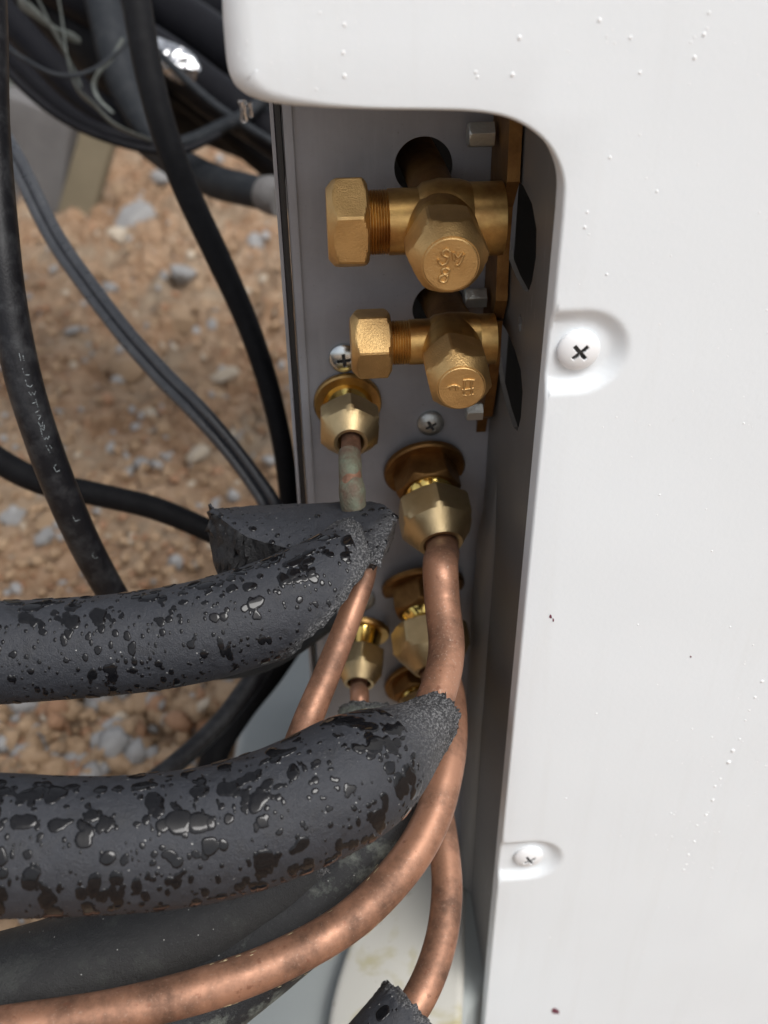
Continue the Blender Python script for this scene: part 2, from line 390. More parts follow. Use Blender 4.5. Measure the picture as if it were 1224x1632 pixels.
def pebble(seed, sub=2, ang=1.0):
    bm = bmesh.new(); bmesh.ops.create_icosphere(bm, subdivisions=sub, radius=1)
    r = np.random.default_rng(seed); planes = [(Vector(r.normal(size=3)).normalized(), r.uniform(.42, .82)) for _ in range(7)]
    for v in bm.verts:
        d = v.co.normalized(); k = 1.0
        for n, h in planes:
            q = d.dot(n)
            if q > 1e-3: k = min(k, h / q)
        v.co = d * k
    me = bpy.data.meshes.new('stone'); bm.to_mesh(me); bm.free(); me.shade_smooth(); me.set_sharp_from_angle(angle=R_(28)); return me
PEB = [pebble(s) for s in range(6)]
small = [pebble(s, 1) for s in range(20, 26)]
SV = [np.array([v.co[:] for v in m.vertices]) for m in small]; SF = [np.array([p.vertices[:] for p in m.polygons]) for m in small]
def rot_rand(r):
    q = r.normal(size=4); q /= np.linalg.norm(q); a, b, c, d = q
    return np.array([[a*a+b*b-c*c-d*d, 2*(b*c-a*d), 2*(b*d+a*c)], [2*(b*c+a*d), a*a-b*b+c*c-d*d, 2*(c*d-a*b)], [2*(b*d-a*c), 2*(c*d+a*b), a*a-b*b-c*c+d*d]])
def gravel(n, mat, seed, smin, smax):
    r = np.random.default_rng(seed); VV = []; FF = []; base = 0
    for _ in range(n):
        if r.random() < .58: u, v = r.uniform(-60, 480), r.uniform(1060, 1500)
        else: u, v = r.uniform(-60, 520), r.uniform(230, 1000)
        p = at_z(u, v, 0); k = r.integers(0, 6); s = r.uniform(smin, smax) ** 1.0 * (.7 if r.random() < .6 else 1.2)
        if v > 1060: s *= 1.3
        sc = np.array([1, r.uniform(.65, 1), r.uniform(.5, .8)]) * s
        z = float(ground_h(p.x, p.y)); VV.append((SV[k] * sc) @ rot_rand(r).T + np.array([p.x, p.y, z + s * .25])); FF.append(SF[k] + base); base += len(SV[k])
    me = fast_mesh('gravel', np.vstack(VV), np.vstack(FF)); return me
for mname, n, sd_, a, b, lab in (('stone_tan', 4200, 1, .002, .0082, 'tan grit and small clods scattered over the soil'), ('stone_rust', 1000, 2, .002, .0078, 'reddish brown crumbs scattered over the soil'),
                           ('stone_pale', 600, 3, .0015, .006, 'pale small pebbles scattered over the soil'), ('stone_grey', 800, 4, .0018, .009, 'grey stone chips scattered over the soil')):
    o = put('gravel', gravel(n, mname, sd_, a, b), M[mname]); o['kind'] = 'stuff'; tag(o, lab, 'gravel')
STONES = [(300, 465, 33, 'g'), (318, 735, 23, 'p'), (226, 743, 20, 'g'), (78, 878, 20, 'g'), (22, 846, 24, 'g'), (172, 858, 9, 'p'), (88, 856, 30, 't'), (205, 600, 40, 't'),
          (243, 664, 18, 'p'), (340, 535, 12, 'g'), (120, 540, 16, 'g'), (178, 475, 18, 'g'), (275, 890, 16, 'g'), (210, 590, 22, 't'), (330, 620, 34, 't'), (360, 615, 22, 'p'),
          (290, 520, 40, 't'), (190, 385, 26, 'p'), (150, 335, 30, 'g'), (215, 350, 44, 'g'), (190, 300, 26, 't'), (260, 300, 22, 'g'), (400, 480, 16, 'p'), (420, 470, 12, 'p'),
          (30, 1140, 26, 't'), (12, 1170, 24, 'p'), (140, 1200, 20, 't'), (75, 1195, 18, 'g'), (230, 1215, 26, 'g'), (105, 1210, 22, 't'), (60, 1160, 16, 't'), (205, 1130, 16, 't'), (95, 1140, 15, 'p'),
          (150, 1160, 18, 't'), (330, 1140, 16, 't'), (10, 1465, 18, 't'), (20, 900, 14, 'p'), (300, 800, 18, 't'), (385, 870, 16, 'p'), (140, 920, 12, 't'), (400, 590, 16, 't'), (60, 560, 22, 't'), (40, 800, 18, 't'), (392, 260, 20, 'p'), (410, 390, 22, 'g')]
SL = {'g': ('stone_grey', 'grey angular stone half sunk in the tan soil', 'grey stones lying on the soil'), 'p': ('stone_pale', 'pale cream stone lying on the tan soil', 'pale stones lying on the soil'),
      't': ('stone_tan', 'tan brown clod of earth sitting on the soil', 'tan clods lying on the soil')}
SM = {}
for i, (u, v, rp, k) in enumerate(STONES):
    mn, lab, grp = SL[k]; key = (i % 6, k)
    if key not in SM: m = PEB[i % 6].copy(); m.materials.clear(); m.materials.append(M[mn]); SM[key] = m
    p = at_z(u, v, 0); s = rp * mpp(p); r = np.random.default_rng(100 + i)
    o = bpy.data.objects.new('soil_clod' if k == 't' else 'stone', SM[key]); COL.objects.link(o)
    o.location = (p.x, p.y, float(ground_h(p.x, p.y)) + s * (.18 if k != 't' else 0.0)); o.scale = (s * 1.12, s * .9, s * .62); o.rotation_euler = (r.uniform(-.3, .3), r.uniform(-.3, .3), r.uniform(0, 6))
    tag(o, lab, 'clod' if k == 't' else 'stone', grp)

# ================================================================== OUTDOOR UNIT
YC, YP, XW, XL = .185, .25, .0490, -.0080           # cover plane, back plate plane, side wall, plate's left edge
ZB = at_y(640, 1357, YP).z                            # plate bottom / top of base pan
unit = thing('outdoor_unit', 'white outdoor heat pump unit with open service cutout', 'heat pump', (.2, .3, ZB))

# --- cover: outline in the XZ plane, rounded fold, dished screw seats
outl = [(349, -420), (350, -200), (351, 0), (355, 70), (360, 115), (368, 138), (381, 153), (402, 163), (440, 170), (520, 174), (620, 176), (700, 177), (745, 178.5), (785, 183), (820, 193), (850, 210), (874, 233), (890, 262), (898, 296)]
ol = [at_y(u, v, YC) for u, v in outl]
ol = [(p.x, p.z) for p in ol]
zbot = .012; xe = .0482
for z in np.linspace(ol[-1][1] - .006, zbot, 150): ol.append((xe, z))
ol[:18] = [tuple(q) for q in ol[:18]]
dense = catmull([(a, b, 0) for a, b in ol[:20]], 10)[:, :2]
silh = np.vstack([dense, np.array(ol[20:])])
xr, ztop = .42, silh[0, 1]
nrm = np.gradient(silh, axis=0); nrm /= np.linalg.norm(nrm, axis=1)[:, None]; nrm = np.stack([-nrm[:, 1], nrm[:, 0]], -1)   # left of travel = towards the sheet
rad = .0008 + .0047 * (1 - sstep(0, 1, (np.arange(len(silh)) - 55) / 45.0))
SC = []                                                                      # screw seats
for u, v in ((921, 556), (842, 1363)):
    p = at_y(u, v, YC + .002); SC.append((p.x, p.z))
def dish(x, z):
    d = 0
    for cx, cz in SC:
        dx = np.where(x > cx, (x - cx) * .92, 0.0); q = np.hypot(dx, z - cz); d = np.maximum(d, .0021 * (1 - sstep(.0060, .0102, q)))
    return d
rings = []
for k in range(7):
    a = math.pi / 2 * k / 6                         # 0: on the front face, 90: pointing straight back
    P = silh + nrm * (rad * (1 - math.sin(a)))[:, None]; rings.append(np.stack([P[:, 0], YC + rad * (1 - math.cos(a)) + dish(P[:, 0], P[:, 1]), P[:, 1]], -1))
last = rings[-1].copy(); last[:, 1] = np.maximum(last[:, 1] + .002, YC + .012 - .006 * sstep(.02, .045, last[:, 0])); rings.append(last)
front = silh + nrm * rad[:, None]
poly = [tuple(p) for p in front] + [(xr, zbot), (xr, ztop)]
ex = []
PA = np.array(poly)
gx, gz = np.meshgrid(np.arange(-.04, xr, .012), np.arange(zbot, ztop, .012)); ex.append(np.stack([gx.ravel(), gz.ravel()], -1))
for cx, cz in SC:
    gx, gz = np.meshgrid(np.arange(cx - .016, cx + .016, .0006), np.arange(cz - .014, cz + .014, .0006)); ex.append(np.stack([gx.ravel(), gz.ravel()], -1))
ex = np.vstack(ex) + RNG.normal(size=(sum(map(len, ex)), 2)) * 1e-5
ex = ex[inpoly(ex, PA)]
# keep clear of the boundary
dmin = np.min(np.hypot(ex[:, None, 0] - front[None, :, 0], ex[:, None, 1] - front[None, :, 1]), axis=1); ex = ex[dmin > .0005]
P2, tri = cdt(poly, (), [tuple(p) for p in ex])
V = [(p[0], YC + float(dish(p[0], p[1])), p[1]) for p in P2]; Fc = [tuple(t) for t in tri]
b0 = len(V)
for rg in rings: V += [tuple(p) for p in rg]
n = len(silh)
for k in range(len(rings) - 1):
    for i in range(n - 1):
        Fc.append((b0 + k * n + i, b0 + (k + 1) * n + i, b0 + (k + 1) * n + i + 1, b0 + k * n + i + 1))
me = mesh_from('side_cover', V, Fc)
bm = bmesh.new(); bm.from_mesh(me); bmesh.ops.remove_doubles(bm, verts=bm.verts, dist=1e-6); bmesh.ops.recalc_face_normals(bm, faces=bm.faces); bm.to_mesh(me); bm.free(); me.shade_smooth()
cover = put('side_cover', me, M['white'], unit, label='white enamelled cover sheet with rounded cutout and dished screw seats')

# --- back plate with holes
def circ(u, v, rp, y, n=40):
    p = at_y(u, v, y); r = rp * mpp(p); return [(p.x + r * math.cos(2 * math.pi * i / n), p.z + r * math.sin(2 * math.pi * i / n)) for i in range(n)], p, r
h1, hp1, hr1 = circ(675, 266, 47, YP); h2, hp2, hr2 = circ(700, 492, 43, YP)
ZT = H + .02
poly = [(XL + .0016, ZB), (XW + .004, ZB), (XW + .004, ZT), (XL + .0016, ZT)]
P2, tri = cdt(poly, (h1, h2))
def sheet(name, P, tri, y0, th):
    V = [(p[0], y0, p[1]) for p in P] + [(p[0], y0 + th, p[1]) for p in P]; k = len(P)
    Fc = [tuple(t) for t in tri] + [tuple(t[::-1] + k) for t in tri]
    cnt = {}
    for t in tri:
        for a, b in ((t[0], t[1]), (t[1], t[2]), (t[2], t[0])): cnt[(a, b)] = 1
    for (a, b) in cnt:
        if (b, a) not in cnt: Fc.append((a, a + k, b + k, b))
    return mesh_from(name, V, Fc, False)
put('back_plate', sheet('back_plate', P2, tri, YP, .0012), M['grey'], unit, label='recessed grey painted steel plate with two round pipe holes')
# left edge: raised seam, black seal and a folded pale flange
def strip(name, x0, x1, y0, y1, z0, z1, mat, bev=.0003, label=None):
    return put(name, box_mesh(name, (abs(x1 - x0), abs(y1 - y0), abs(z1 - z0)), bev, Matrix.Translation(((x0 + x1) / 2, (y0 + y1) / 2, (z0 + z1) / 2))), mat, unit, label=label)
strip('edge_fold', XL + .0018, XL + .0042, YP - .0012, YP - .0002, ZB + .002, ZT, M['grey'], .0004)
strip('seal_strip', XL, XL + .0014, YP - .0016, YP + .004, ZB + .002, ZT, M['rubber'], label='thin black rubber seal along the plate edge')
strip('edge_flange', XL - .0012, XL - .0002, YP - .001, YP + .012, ZB + .002, ZT, M['grey'])
# --- side wall with two cut openings (YZ plane)
def on_wall(pts): return [(min(at_x(u, v, XW).y, YP - .004), at_x(u, v, XW).z) for u, v in pts]
wh1 = on_wall([(806, 290), (818, 280), (834, 296), (848, 325), (855, 365), (854, 410), (848, 448), (842, 466), (834, 462), (822, 440), (812, 415), (806, 380)])
wh2 = on_wall([(792, 520), (798, 511), (808, 528), (820, 556), (830, 590), (833, 625), (830, 665), (825, 688), (818, 680), (808, 650), (798, 610), (792, 570)])
wh3 = on_wall([(827, 503), (830, 500), (832, 512), (831, 526), (828, 529), (826, 516)])
poly = [(YC + .008, ZB), (YP + .002, ZB), (YP + .002, ZT), (YC + .008, ZT)]
P2, tri = cdt(poly, (wh1, wh2, wh3))
V = [(XW, p[0], p[1]) for p in P2] + [(XW + .0012, p[0], p[1]) for p in P2]; k = len(P2); Fc = [tuple(t) for t in tri] + [tuple(t[::-1] + k) for t in tri]
cnt = {}
for t_ in tri:
    for a, b in ((t_[0], t_[1]), (t_[1], t_[2]), (t_[2], t_[0])): cnt[(a, b)] = 1
for (a, b) in cnt:
    if (b, a) not in cnt: Fc.append((a, a + k, b + k, b))
put('side_wall', mesh_from('side_wall', V, Fc, False), M['wall'], unit, label='grey inner side wall with two dark lens shaped openings')
# pressed rib in the wall, below the valves
zr0, zr1 = ZB + .004, at_y(800, 735, .24).z
V = []; Fc = []; ns = 60; na = 9
for i in range(ns + 1):
    f_ = i / ns; z = zr0 + (zr1 - zr0) * f_; wgt = float(sstep(0, .16, 1 - f_)) ** .7
    yc = .2345 + .003 * math.sin(f_ * 3.0)
    for j in range(na):
        a = math.pi * j / (na - 1); V.append((XW - .0001 - .0038 * math.sin(a) * wgt, yc - .0085 * math.cos(a) * (.35 + .65 * wgt), z))
for i in range(ns):
    for j in range(na - 1): Fc.append((i * na + j, i * na + j + 1, (i + 1) * na + j + 1, (i + 1) * na + j))
put('wall_rib', mesh_from('wall_rib', V, Fc), M['wall'], unit)
# --- closed body behind and above, so that the recess and its holes are dark
def body_box(name, x0, x1, y0, y1, z0, z1, mat): return strip(name, x0, x1, y0, y1, z0, z1, mat, .001)
body_box('body_panel', XW + .004, .41, YP + .10, YP + .102, ZB, ztop, M['inside'])
body_box('body_panel', XL + .004, XW + .004, YP + .09, YP + .092, ZB, ztop, M['inside'])
body_box('body_panel', XL + .004, XL + .006, YP + .002, YP + .10, ZB, ztop, M['inside'])
body_box('recess_ceiling', -.034, .41, YC + .004, YP + .1, ZT + .001, ZT + .003, M['inside'])
body_box('top_panel', -.036, .42, YC + .010, YP + .1, ztop - .004, ztop - .001, M['white'])
# --- base pan: blue grey tray, beige lip piece on it
def rounded_slab(name, px, z, th, mat, label, edge=.0025, white_rim=False):
    pts = [at_z(u, v, z) for u, v in px]; C2 = catmull([(p.x, p.y, 0) for p in pts] + [(pts[0].x, pts[0].y, 0)], 8)[:-1, :2]
    nr = np.roll(C2, -1, 0) - np.roll(C2, 1, 0); nr /= np.linalg.norm(nr, axis=1)[:, None] + 1e-12; nr = np.stack([-nr[:, 1], nr[:, 0]], -1)
    area = .5 * np.sum(C2[:, 0] * np.roll(C2[:, 1], -1) - np.roll(C2[:, 0], -1) * C2[:, 1])
    if area < 0: nr = -nr
    V = []; n = len(C2)
    for k in range(6):
        a = math.pi / 2 * k / 5; q = C2 + nr * edge * (1 - math.sin(a)); V += [(p[0], p[1], z - edge * (1 - math.cos(a))) for p in q]
    V += [(p[0], p[1], z - th) for p in C2]; Fc = []
    for k in range(6):
        for i in range(n): j = (i + 1) % n; Fc.append((k * n + i, k * n + j, (k + 1) * n + j, (k + 1) * n + i))
    Fc.append(tuple(range(n)))
    me = mesh_from(name, V, Fc, True, 40); bm = bmesh.new(); bm.from_mesh(me); bmesh.ops.recalc_face_normals(bm, faces=bm.faces); bm.to_mesh(me); bm.free()
    me.shade_smooth(); me.set_sharp_from_angle(angle=R_(40)); return put(name, me, mat, unit, label=label)
rounded_slab('base_pan', [(900, 990), (620, 985), (470, 1000), (420, 1060), (385, 1130), (368, 1210), (340, 1400), (300, 1640), (290, 1760), (560, 1790), (690, 1790), (735, 1700), (752, 1600), (840, 1500), (940, 1350), (960, 1150)], ZB - .006, .03, M['blue'], 'pale blue grey base pan under the pipes', .006)
rounded_slab('pan_lip', [(640, 1352), (612, 1372), (585, 1430), (553, 1510), (530, 1585), (519, 1660), (516, 1760), (640, 1790), (720, 1790), (738, 1600), (742, 1450), (742, 1356), (700, 1352)], ZB + .003, .012, M['beige'], 'stained cream lip of the base pan', .003)
# --- white cross-head screws
def cross_screw(cx, cy, cz, r, dome, mat, rot, parent, axis=(0, -1, 0), slotmat=None, r_slot=.46, name='cover_screw'):
    """domed head with a cross recess cut into it (real depth), one mesh + recess lining"""
    a, nn, bb = axis_frame(axis); org = Vector((cx, cy, cz)); N_ = 56; V = []; Fc = []
    g_ = np.linspace(-1, 1, N_)
    rr = np.linspace(0, 1, 26); ph = np.linspace(0, 2 * math.pi, 96, endpoint=False); c_, s_ = math.cos(rot), math.sin(rot); mats = []
    for i, q in enumerate(rr):
        for p in ph:
            x, y = q * math.cos(p), q * math.sin(p); h = dome * math.sqrt(max(0, 1 - (.93 * q) ** 2)) if q < 1 else dome * .36
            X_, Y_ = x * c_ + y * s_, -x * s_ + y * c_; wdt = .085
            inside = max(min((r_slot - abs(X_)) / .10, (wdt - abs(Y_) + .02) / .05), min((r_slot - abs(Y_)) / .10, (wdt - abs(X_) + .02) / .05))
            h -= dome * .75 * max(0, min(1, inside)) * (1 - .4 * q)
            V.append(org + a * h + nn * (r * x) + bb * (r * y))
    m_ = len(ph)
    for i in range(len(rr) - 1):
        for j in range(m_): Fc.append((i * m_ + j, i * m_ + (j + 1) % m_, (i + 1) * m_ + (j + 1) % m_, (i + 1) * m_ + j))
    base = len(V)
    for p in ph: V.append(org + nn * (r * 1.0 * math.cos(p)) + bb * (r * 1.0 * math.sin(p)) - a * .0008)
    e = (len(rr) - 1) * m_
    for j in range(m_): Fc.append((e + j, e + (j + 1) % m_, base + (j + 1) % m_, base + j))
    me = mesh_from(name, V, Fc, True, 40); bm = bmesh.new(); bm.from_mesh(me); bmesh.ops.remove_doubles(bm, verts=bm.verts, dist=1e-7); bmesh.ops.recalc_face_normals(bm, faces=bm.faces); bm.to_mesh(me); bm.free(); me.shade_smooth(); me.set_sharp_from_angle(angle=R_(40))
    me.materials.append(mat); me.materials.append(slotmat or M['slot'])
    for p_ in me.polygons:
        c3 = p_.center - org; x, y = c3.dot(nn) / r, c3.dot(bb) / r; X_, Y_ = abs(x * c_ + y * s_), abs(-x * s_ + y * c_)
        if (X_ < r_slot - .03 and Y_ < .095) or (Y_ < r_slot - .03 and X_ < .095): p_.material_index = 1
    s = put(name, me, None, parent)
    # lining of the recess
    cr = []
    for ang in (rot, rot + math.pi / 2):
        u_ = nn * math.cos(ang) + bb * math.sin(ang); v_ = nn * -math.sin(ang) + bb * math.cos(ang)
        cr.append((u_, v_))
    V = []; Fc = []
    for k_, (u_, v_) in enumerate(cr):
        o_ = org + a * (dome * (.40 + .01 * k_)); L_, W_ = r * r_slot * .93, r * .075
        i0 = len(V); V += [o_ + u_ * L_ + v_ * W_, o_ - u_ * L_ + v_ * W_, o_ - u_ * L_ - v_ * W_, o_ + u_ * L_ - v_ * W_]; Fc.append((i0, i0 + 1, i0 + 2, i0 + 3))
    sl_ = put('cross_slot', mesh_from('cross_slot', V, Fc, False), slotmat or M['slot'], s)
    return s
for (cx, cz), rot in zip(SC, (.72, .55)):
    cross_screw(cx, YC + .0019, cz, .0046, .0022, M['screw'], rot, unit)
for (u, v, rp, rot, dull) in ((548, 570, 24, .1, False), (686, 674, 21, .5, True), (578, 955, 20, .3, True), (672, 862, 1, .2, True)):
    if rp < 2: continue
    p = at_y(u, v, YP - .0005); cross_screw(p.x, p.y, p.z, rp * mpp(p), .0022, M['zinc' if not dull else 'zinc_dull'], rot, unit, name='plate_screw')
# --- rain beads, a hanging drip and small rusty specks on the cover
def bead_mesh(lst, name):
    bm = bmesh.new()
    for (x, y, z, r, sx, sz) in lst:
        m4 = Matrix.Translation((x, y, z)) @ Matrix.Diagonal((r * sx, r * .45, r * sz, 1)); bmesh.ops.create_uvsphere(bm, u_segments=10, v_segments=7, radius=1, matrix=m4)
    me = bpy.data.meshes.new(name); bm.to_mesh(me); bm.free(); me.shade_smooth(); return me
bl = []
for (u, v, rp) in [(549, 39, 3.6), (547, 84, 3.4), (549, 121, 4), (828, 60, 4.4), (817, 119, 4.6), (758, 115, 3.4), (761, 123, 3), (665, 145, 3.2), (677, 154, 3), (755, 163, 3.6), (789, 147, 2.6), (866, 175, 3), (504, 142, 2.2), (510, 20, 2.4),
                   (955, 32, 4.2), (1005, 60, 3.4), (1122, 55, 4.2), (1107, 92, 4), (1020, 116, 3.4), (972, 251, 3), (1047, 305, 3.2), (936, 338, 3), (932, 362, 3.6), (967, 437, 2.6), (1130, 20, 3)]: bl.append((u, v, rp))
for k in range(15): bl.append((1216 - k * 9.2 + random.uniform(-4, 4), 1090 + k * 21 + random.uniform(-6, 6), random.uniform(2, 4.6)))
for k in range(80):
    u, v = random.uniform(860, 1224), random.uniform(960, 1600)
    if random.random() < .6: u, v = random.gauss(1130, 60), random.gauss(1290, 130)
    bl.append((u, v, random.choice((.9, 1.1, 1.4, 2.0))))
for k in range(60): bl.append((random.uniform(880, 1224), random.uniform(0, 900), random.choice((1.0, 1.3, 1.7, 2.1))))
for k in range(40): bl.append((random.uniform(380, 860), random.uniform(0, 160), random.choice((1.0, 1.3, 1.6))))
lst = []
for u, v, rp in bl:
    p = at_y(u, v, YC)
    if p.x < xe + .004 and p.z < ol[12][1] + .004: continue
    if float(dish(p.x, p.z)) > 1e-5: continue
    r = rp * .72 * mpp(p); lst.append((p.x, YC - r * .12, p.z, r, 1, random.uniform(1.0, 1.35)))
put('rain_beads', bead_mesh(lst, 'rain_beads'), M['bead'], unit, kind='stuff')
for u, v, L, r0 in ((386, 161, 34, 8), (398, 165, 22, 5)):
    p = at_y(u, v, YC + .004); mm = mpp(p); pr = [(0, r0 * .9 * mm), (.25 * L * mm, r0 * .55 * mm), (.55 * L * mm, r0 * .5 * mm), (.8 * L * mm, r0 * .75 * mm), (.93 * L * mm, r0 * .6 * mm), (L * mm, 1e-7)]
    put('hanging_drip', lathe('hanging_drip', p, (0, 0, -1), pr, 20), M['clear'], unit, kind=None)
def blotch(u, v, pts, name='rusty_speck'):
    V = [at_y(u + a, v + b, YC - .00012) for a, b in pts] ; V = [(p.x, p.y, p.z) for p in V]
    c0 = np.mean(V, axis=0); V2 = [tuple(c0 + (np.array(p) - c0) * .9) for p in V]
    V3 = [(p[0], YC + .0002, p[2]) for p in V]; n = len(V); Fc = [tuple(range(n))[::-1]] + [(i, (i + 1) % n, n + (i + 1) % n, n + i) for i in range(n)]
    put(name, mesh_from(name, V2 + V3, Fc, False), M['speck'], unit)
blotch(884, 1612, [(-6, -1), (-3, -5), (2, -5), (6, -2), (8, 0), (7, 5), (4, 4), (0, 4), (-4, 3)])
blotch(878, 983, [(-3, 1), (-1, -4), (1, -2), (2, 2), (0, 3)]); blotch(882, 988, [(-1, -3), (1, -1), (1, 3), (-1, 3)]); blotch(1101, 1047, [(-1.6, 0), (0, -1.6), (1.6, 0), (0, 1.6)])

# ================================================================== SERVICE VALVES (bolted to the side wall)
def stroke(name, pts, org, ex_, ey_, ez_, rr, mat, parent):
    C = catmull([(a, b, 0) for a, b in pts], 8); V = np.array([Vector(org) + ex_ * c[0] + ey_ * c[1] for c in C]); path = np.hstack([V, np.full((len(V), 1), rr)])
    return tube_mesh(name, path, 8)
def service_valve(label, body_px, body_y, r_body, cap_px, cap_r, stem_px, stem_y, stem_r, stem_ap, rot, glyphs, hole_p, hole_r, grp):
    bp = at_y(body_px[0], body_px[1], body_y)
    T = thing('service_valve', label, 'valve', (XW, body_y, bp.z), grp)
    ax = Vector((-1, 0, 0)); O = Vector((XW - .004, body_y, bp.z))
    x_cap_r = at_y(cap_px[1], body_px[1], body_y).x; x_cap_l = at_y(cap_px[0], body_px[1], body_y).x
    L1 = O.x - x_cap_r
    zs = L1 - .0048
    prof = [(0, r_body * 1.12), (L1 * .32, r_body * 1.12), (L1 * .42, r_body * 1.02), (L1 * .45, r_body), (zs, r_body)]
    k = 0; z = zs
    while z < L1 - .0001:
        prof += [(z, r_body * .985), (z + .0003, r_body * .93), (z + .0006, r_body * .985)]; z += .00065
    prof += [(L1 + .001, r_body * .93)]
    put('valve_body', lathe('valve_body', O, ax, prof, 56), M['brass_machined'], T)
    Lc = x_cap_r - x_cap_l; ap = cap_r * .866
    put('port_cap', hexnut('port_cap', O + ax * L1, ax, ap, Lc, ap * .93, 1.5, ap * .84, 1.2, rot=rot), M['brass_cast'], T, label='hexagonal brass cap closing the side port')
    # stem
    fp = at_y(stem_px[0], stem_px[1], stem_y)
    ay = (fp - Vector((fp.x + .0004, body_y, bp.z))).normalized(); S0 = Vector((fp.x + .0004, body_y, bp.z)); Ls = (fp - S0).length
    put('stem_barrel', lathe('stem_barrel', S0, ay, [(0, stem_ap * 1.02), (Ls * .42, stem_ap * 1.02), (Ls * .5, stem_ap * .92), (Ls * .62, stem_ap * .92)], 48), M['brass_machined'], T)
    Ln = Ls * .56; stc = hexnut('stem_cap', S0 + ay * (Ls - Ln), ay, stem_ap, Ln, stem_ap * .98, 1.2, stem_r * 1.04, .62, rot=rot + .45)
    sc_ = put('stem_cap', stc, M['brass_cast'], T, label='rough cast brass stem cap with raised characters')
    # raised round face and raised characters
    rim = lathe('cap_face', S0 + ay * (Ls - .0002), ay, [(0, stem_r * 1.02), (.0005, stem_r * 1.0), (.0007, stem_r * .96), (.0007, 0)], 56)
    put('cap_face', rim, M['brass_cast'], sc_)
    a_, n_, b_ = axis_frame(ay); ex_ = -b_ if (-b_).x > 0 else b_; ey_ = n_
    for gl in glyphs:
        put('raised_character', stroke('raised_character', [(a * stem_r, b * stem_r) for a, b in gl], S0 + ay * (Ls + .0006), ex_, ey_, ay, stem_r * .055, None, None), M['brass_cast'], sc_)
    # casting between ports
    cm = lathe('casting', S0 + Vector((-.006, 0, 0)) , (1, 0, 0), [(0, r_body * .9), (.002, r_body * 1.15), (.006, r_body * 1.26), (.011, r_body * 1.22), (.015, r_body * 1.05)], 40)
    put('valve_casting', cm, M['brass_machined'], T)
    # stub to the hole in the back plate
    hp = Vector((hole_p.x, YP + .03, hole_p.z - hole_r * .30)); b2 = Vector((hole_p.x + .002, body_y, bp.z + r_body * .2))
    pts = np.array([b2[:], (b2 * .6 + hp * .4 + Vector((0, -.001, .0012)))[:], hp[:]]); path = catmull(np.hstack([pts, np.full((3, 1), hole_r * .74)]), 10)
    put('rear_stub', tube_mesh('rear_stub', path, 32), M['brass_bracket'], T)
    return T, bp
G1 = [[(-.04, .50), (-.17, .60), (-.30, .50), (-.28, .38), (-.12, .30), (-.14, .12), (-.30, .02), (-.42, .12), (-.44, .24)],
      [(.06, .50), (.10, .22), (.12, .20)], [(.10, .48), (.24, .30), (.38, .46)], [(.44, .42), (.36, .16), (.26, .00), (.18, .02)],
      [(-.18, -.10), (-.06, -.16), (-.08, -.30), (-.20, -.34), (-.30, -.26), (-.28, -.14), (-.18, -.10)], [(-.20, -.34), (-.10, -.44), (-.14, -.60), (-.26, -.64), (-.38, -.56), (-.36, -.42), (-.20, -.34)]]
G2 = [[(-.60, .10), (-.42, .18), (-.25, .18), (-.08, .10)], [(-.44, .14), (-.46, -.04)], [(-.24, .16), (-.22, -.06)],
      [(.06, .42), (.28, .44), (.54, .40)], [(.02, -.04), (.28, -.02), (.52, .02)], [(.12, .42), (.12, .18), (.10, -.02)], [(.42, .42), (.40, .20), (.42, .0)], [(.06, -.30), (.14, -.30), (.22, -.34)], [(.36, -.32), (.44, -.28), (.52, -.28)], [(.12, -.04), (.12, -.28)], [(.44, 0), (.44, -.28)]]
v1, bp1 = service_valve('large brass service valve at the top of the recess, stem cap marked', (680, 352), .2297, .0077, (521, 586), .0112, (718, 421), .2055, .0062, .0083, .10, G1, hp1, hr1, 'brass service valves')
v2, bp2 = service_valve('smaller brass service valve below the large valve, above the flare unions', (660, 545), .2297, .0058, (559, 622), .0092, (735, 618), .2055, .0056, .0074, .36, G2, hp2, hr2, 'brass service valves')
# brass mounting bracket on the wall with its bolts
brk = thing('mounting_bracket', 'long brown brass bracket holding both service valves to the wall', 'bracket', (XW, .235, bp2.z))
def bracket_piece(px, x0, th):
    pts = [(min(at_x(u, v, x0 - th).y, YP - .0008), at_x(u, v, x0 - th).z) for u, v in px]
    P2, tri = cdt(pts); V = [(x0 - th, p[0], p[1]) for p in P2] + [(x0, p[0], p[1]) for p in P2]; k = len(P2); Fc = [tuple(t) for t in tri] + [tuple(t[::-1] + k) for t in tri]
    cnt = set()
    for t_ in tri:
        for a, b in ((t_[0], t_[1]), (t_[1], t_[2]), (t_[2], t_[0])): cnt.add((a, b))
    for (a, b) in cnt:
        if (b, a) not in cnt: Fc.append((a, a + k, b + k, b))
    me = mesh_from('bracket_plate', V, Fc, False); bm = bmesh.new(); bm.from_mesh(me); bmesh.ops.recalc_face_normals(bm, faces=bm.faces); bm.to_mesh(me); bm.free(); return me
put('bracket_plate', bracket_piece([(786, 100), (814, 100), (812, 200), (808, 290), (798, 330), (793, 400), (790, 480), (784, 510), (778, 515), (766, 515), (764, 480), (766, 400), (770, 330), (776, 300), (782, 200)], XW - .0006, .0030), M['brass_bracket'], brk)
put('bracket_plate', bracket_piece([(760, 512), (784, 512), (780, 580), (774, 630), (769, 664), (762, 668), (752, 666), (750, 640), (754, 580)], XW - .0010, .0028), M['brass_bracket'], brk)
for u, v, rp, L in ((770, 214, 21, .0062), (758, 474, 17, .0058), (752, 655, 15, .0045)):
    p = at_x(u + 16, v, XW - .0046); r = rp * mpp(p)
    bo = Vector((XW - .0046, min(p.y, YP - r - .001), p.z)); put('hex_bolt', hexnut('hex_bolt', bo, (-1, 0, 0), r * .86, L, r * 1.2, 0, r * .78, 1.4, rot=.2), M['zinc_dull'], brk)

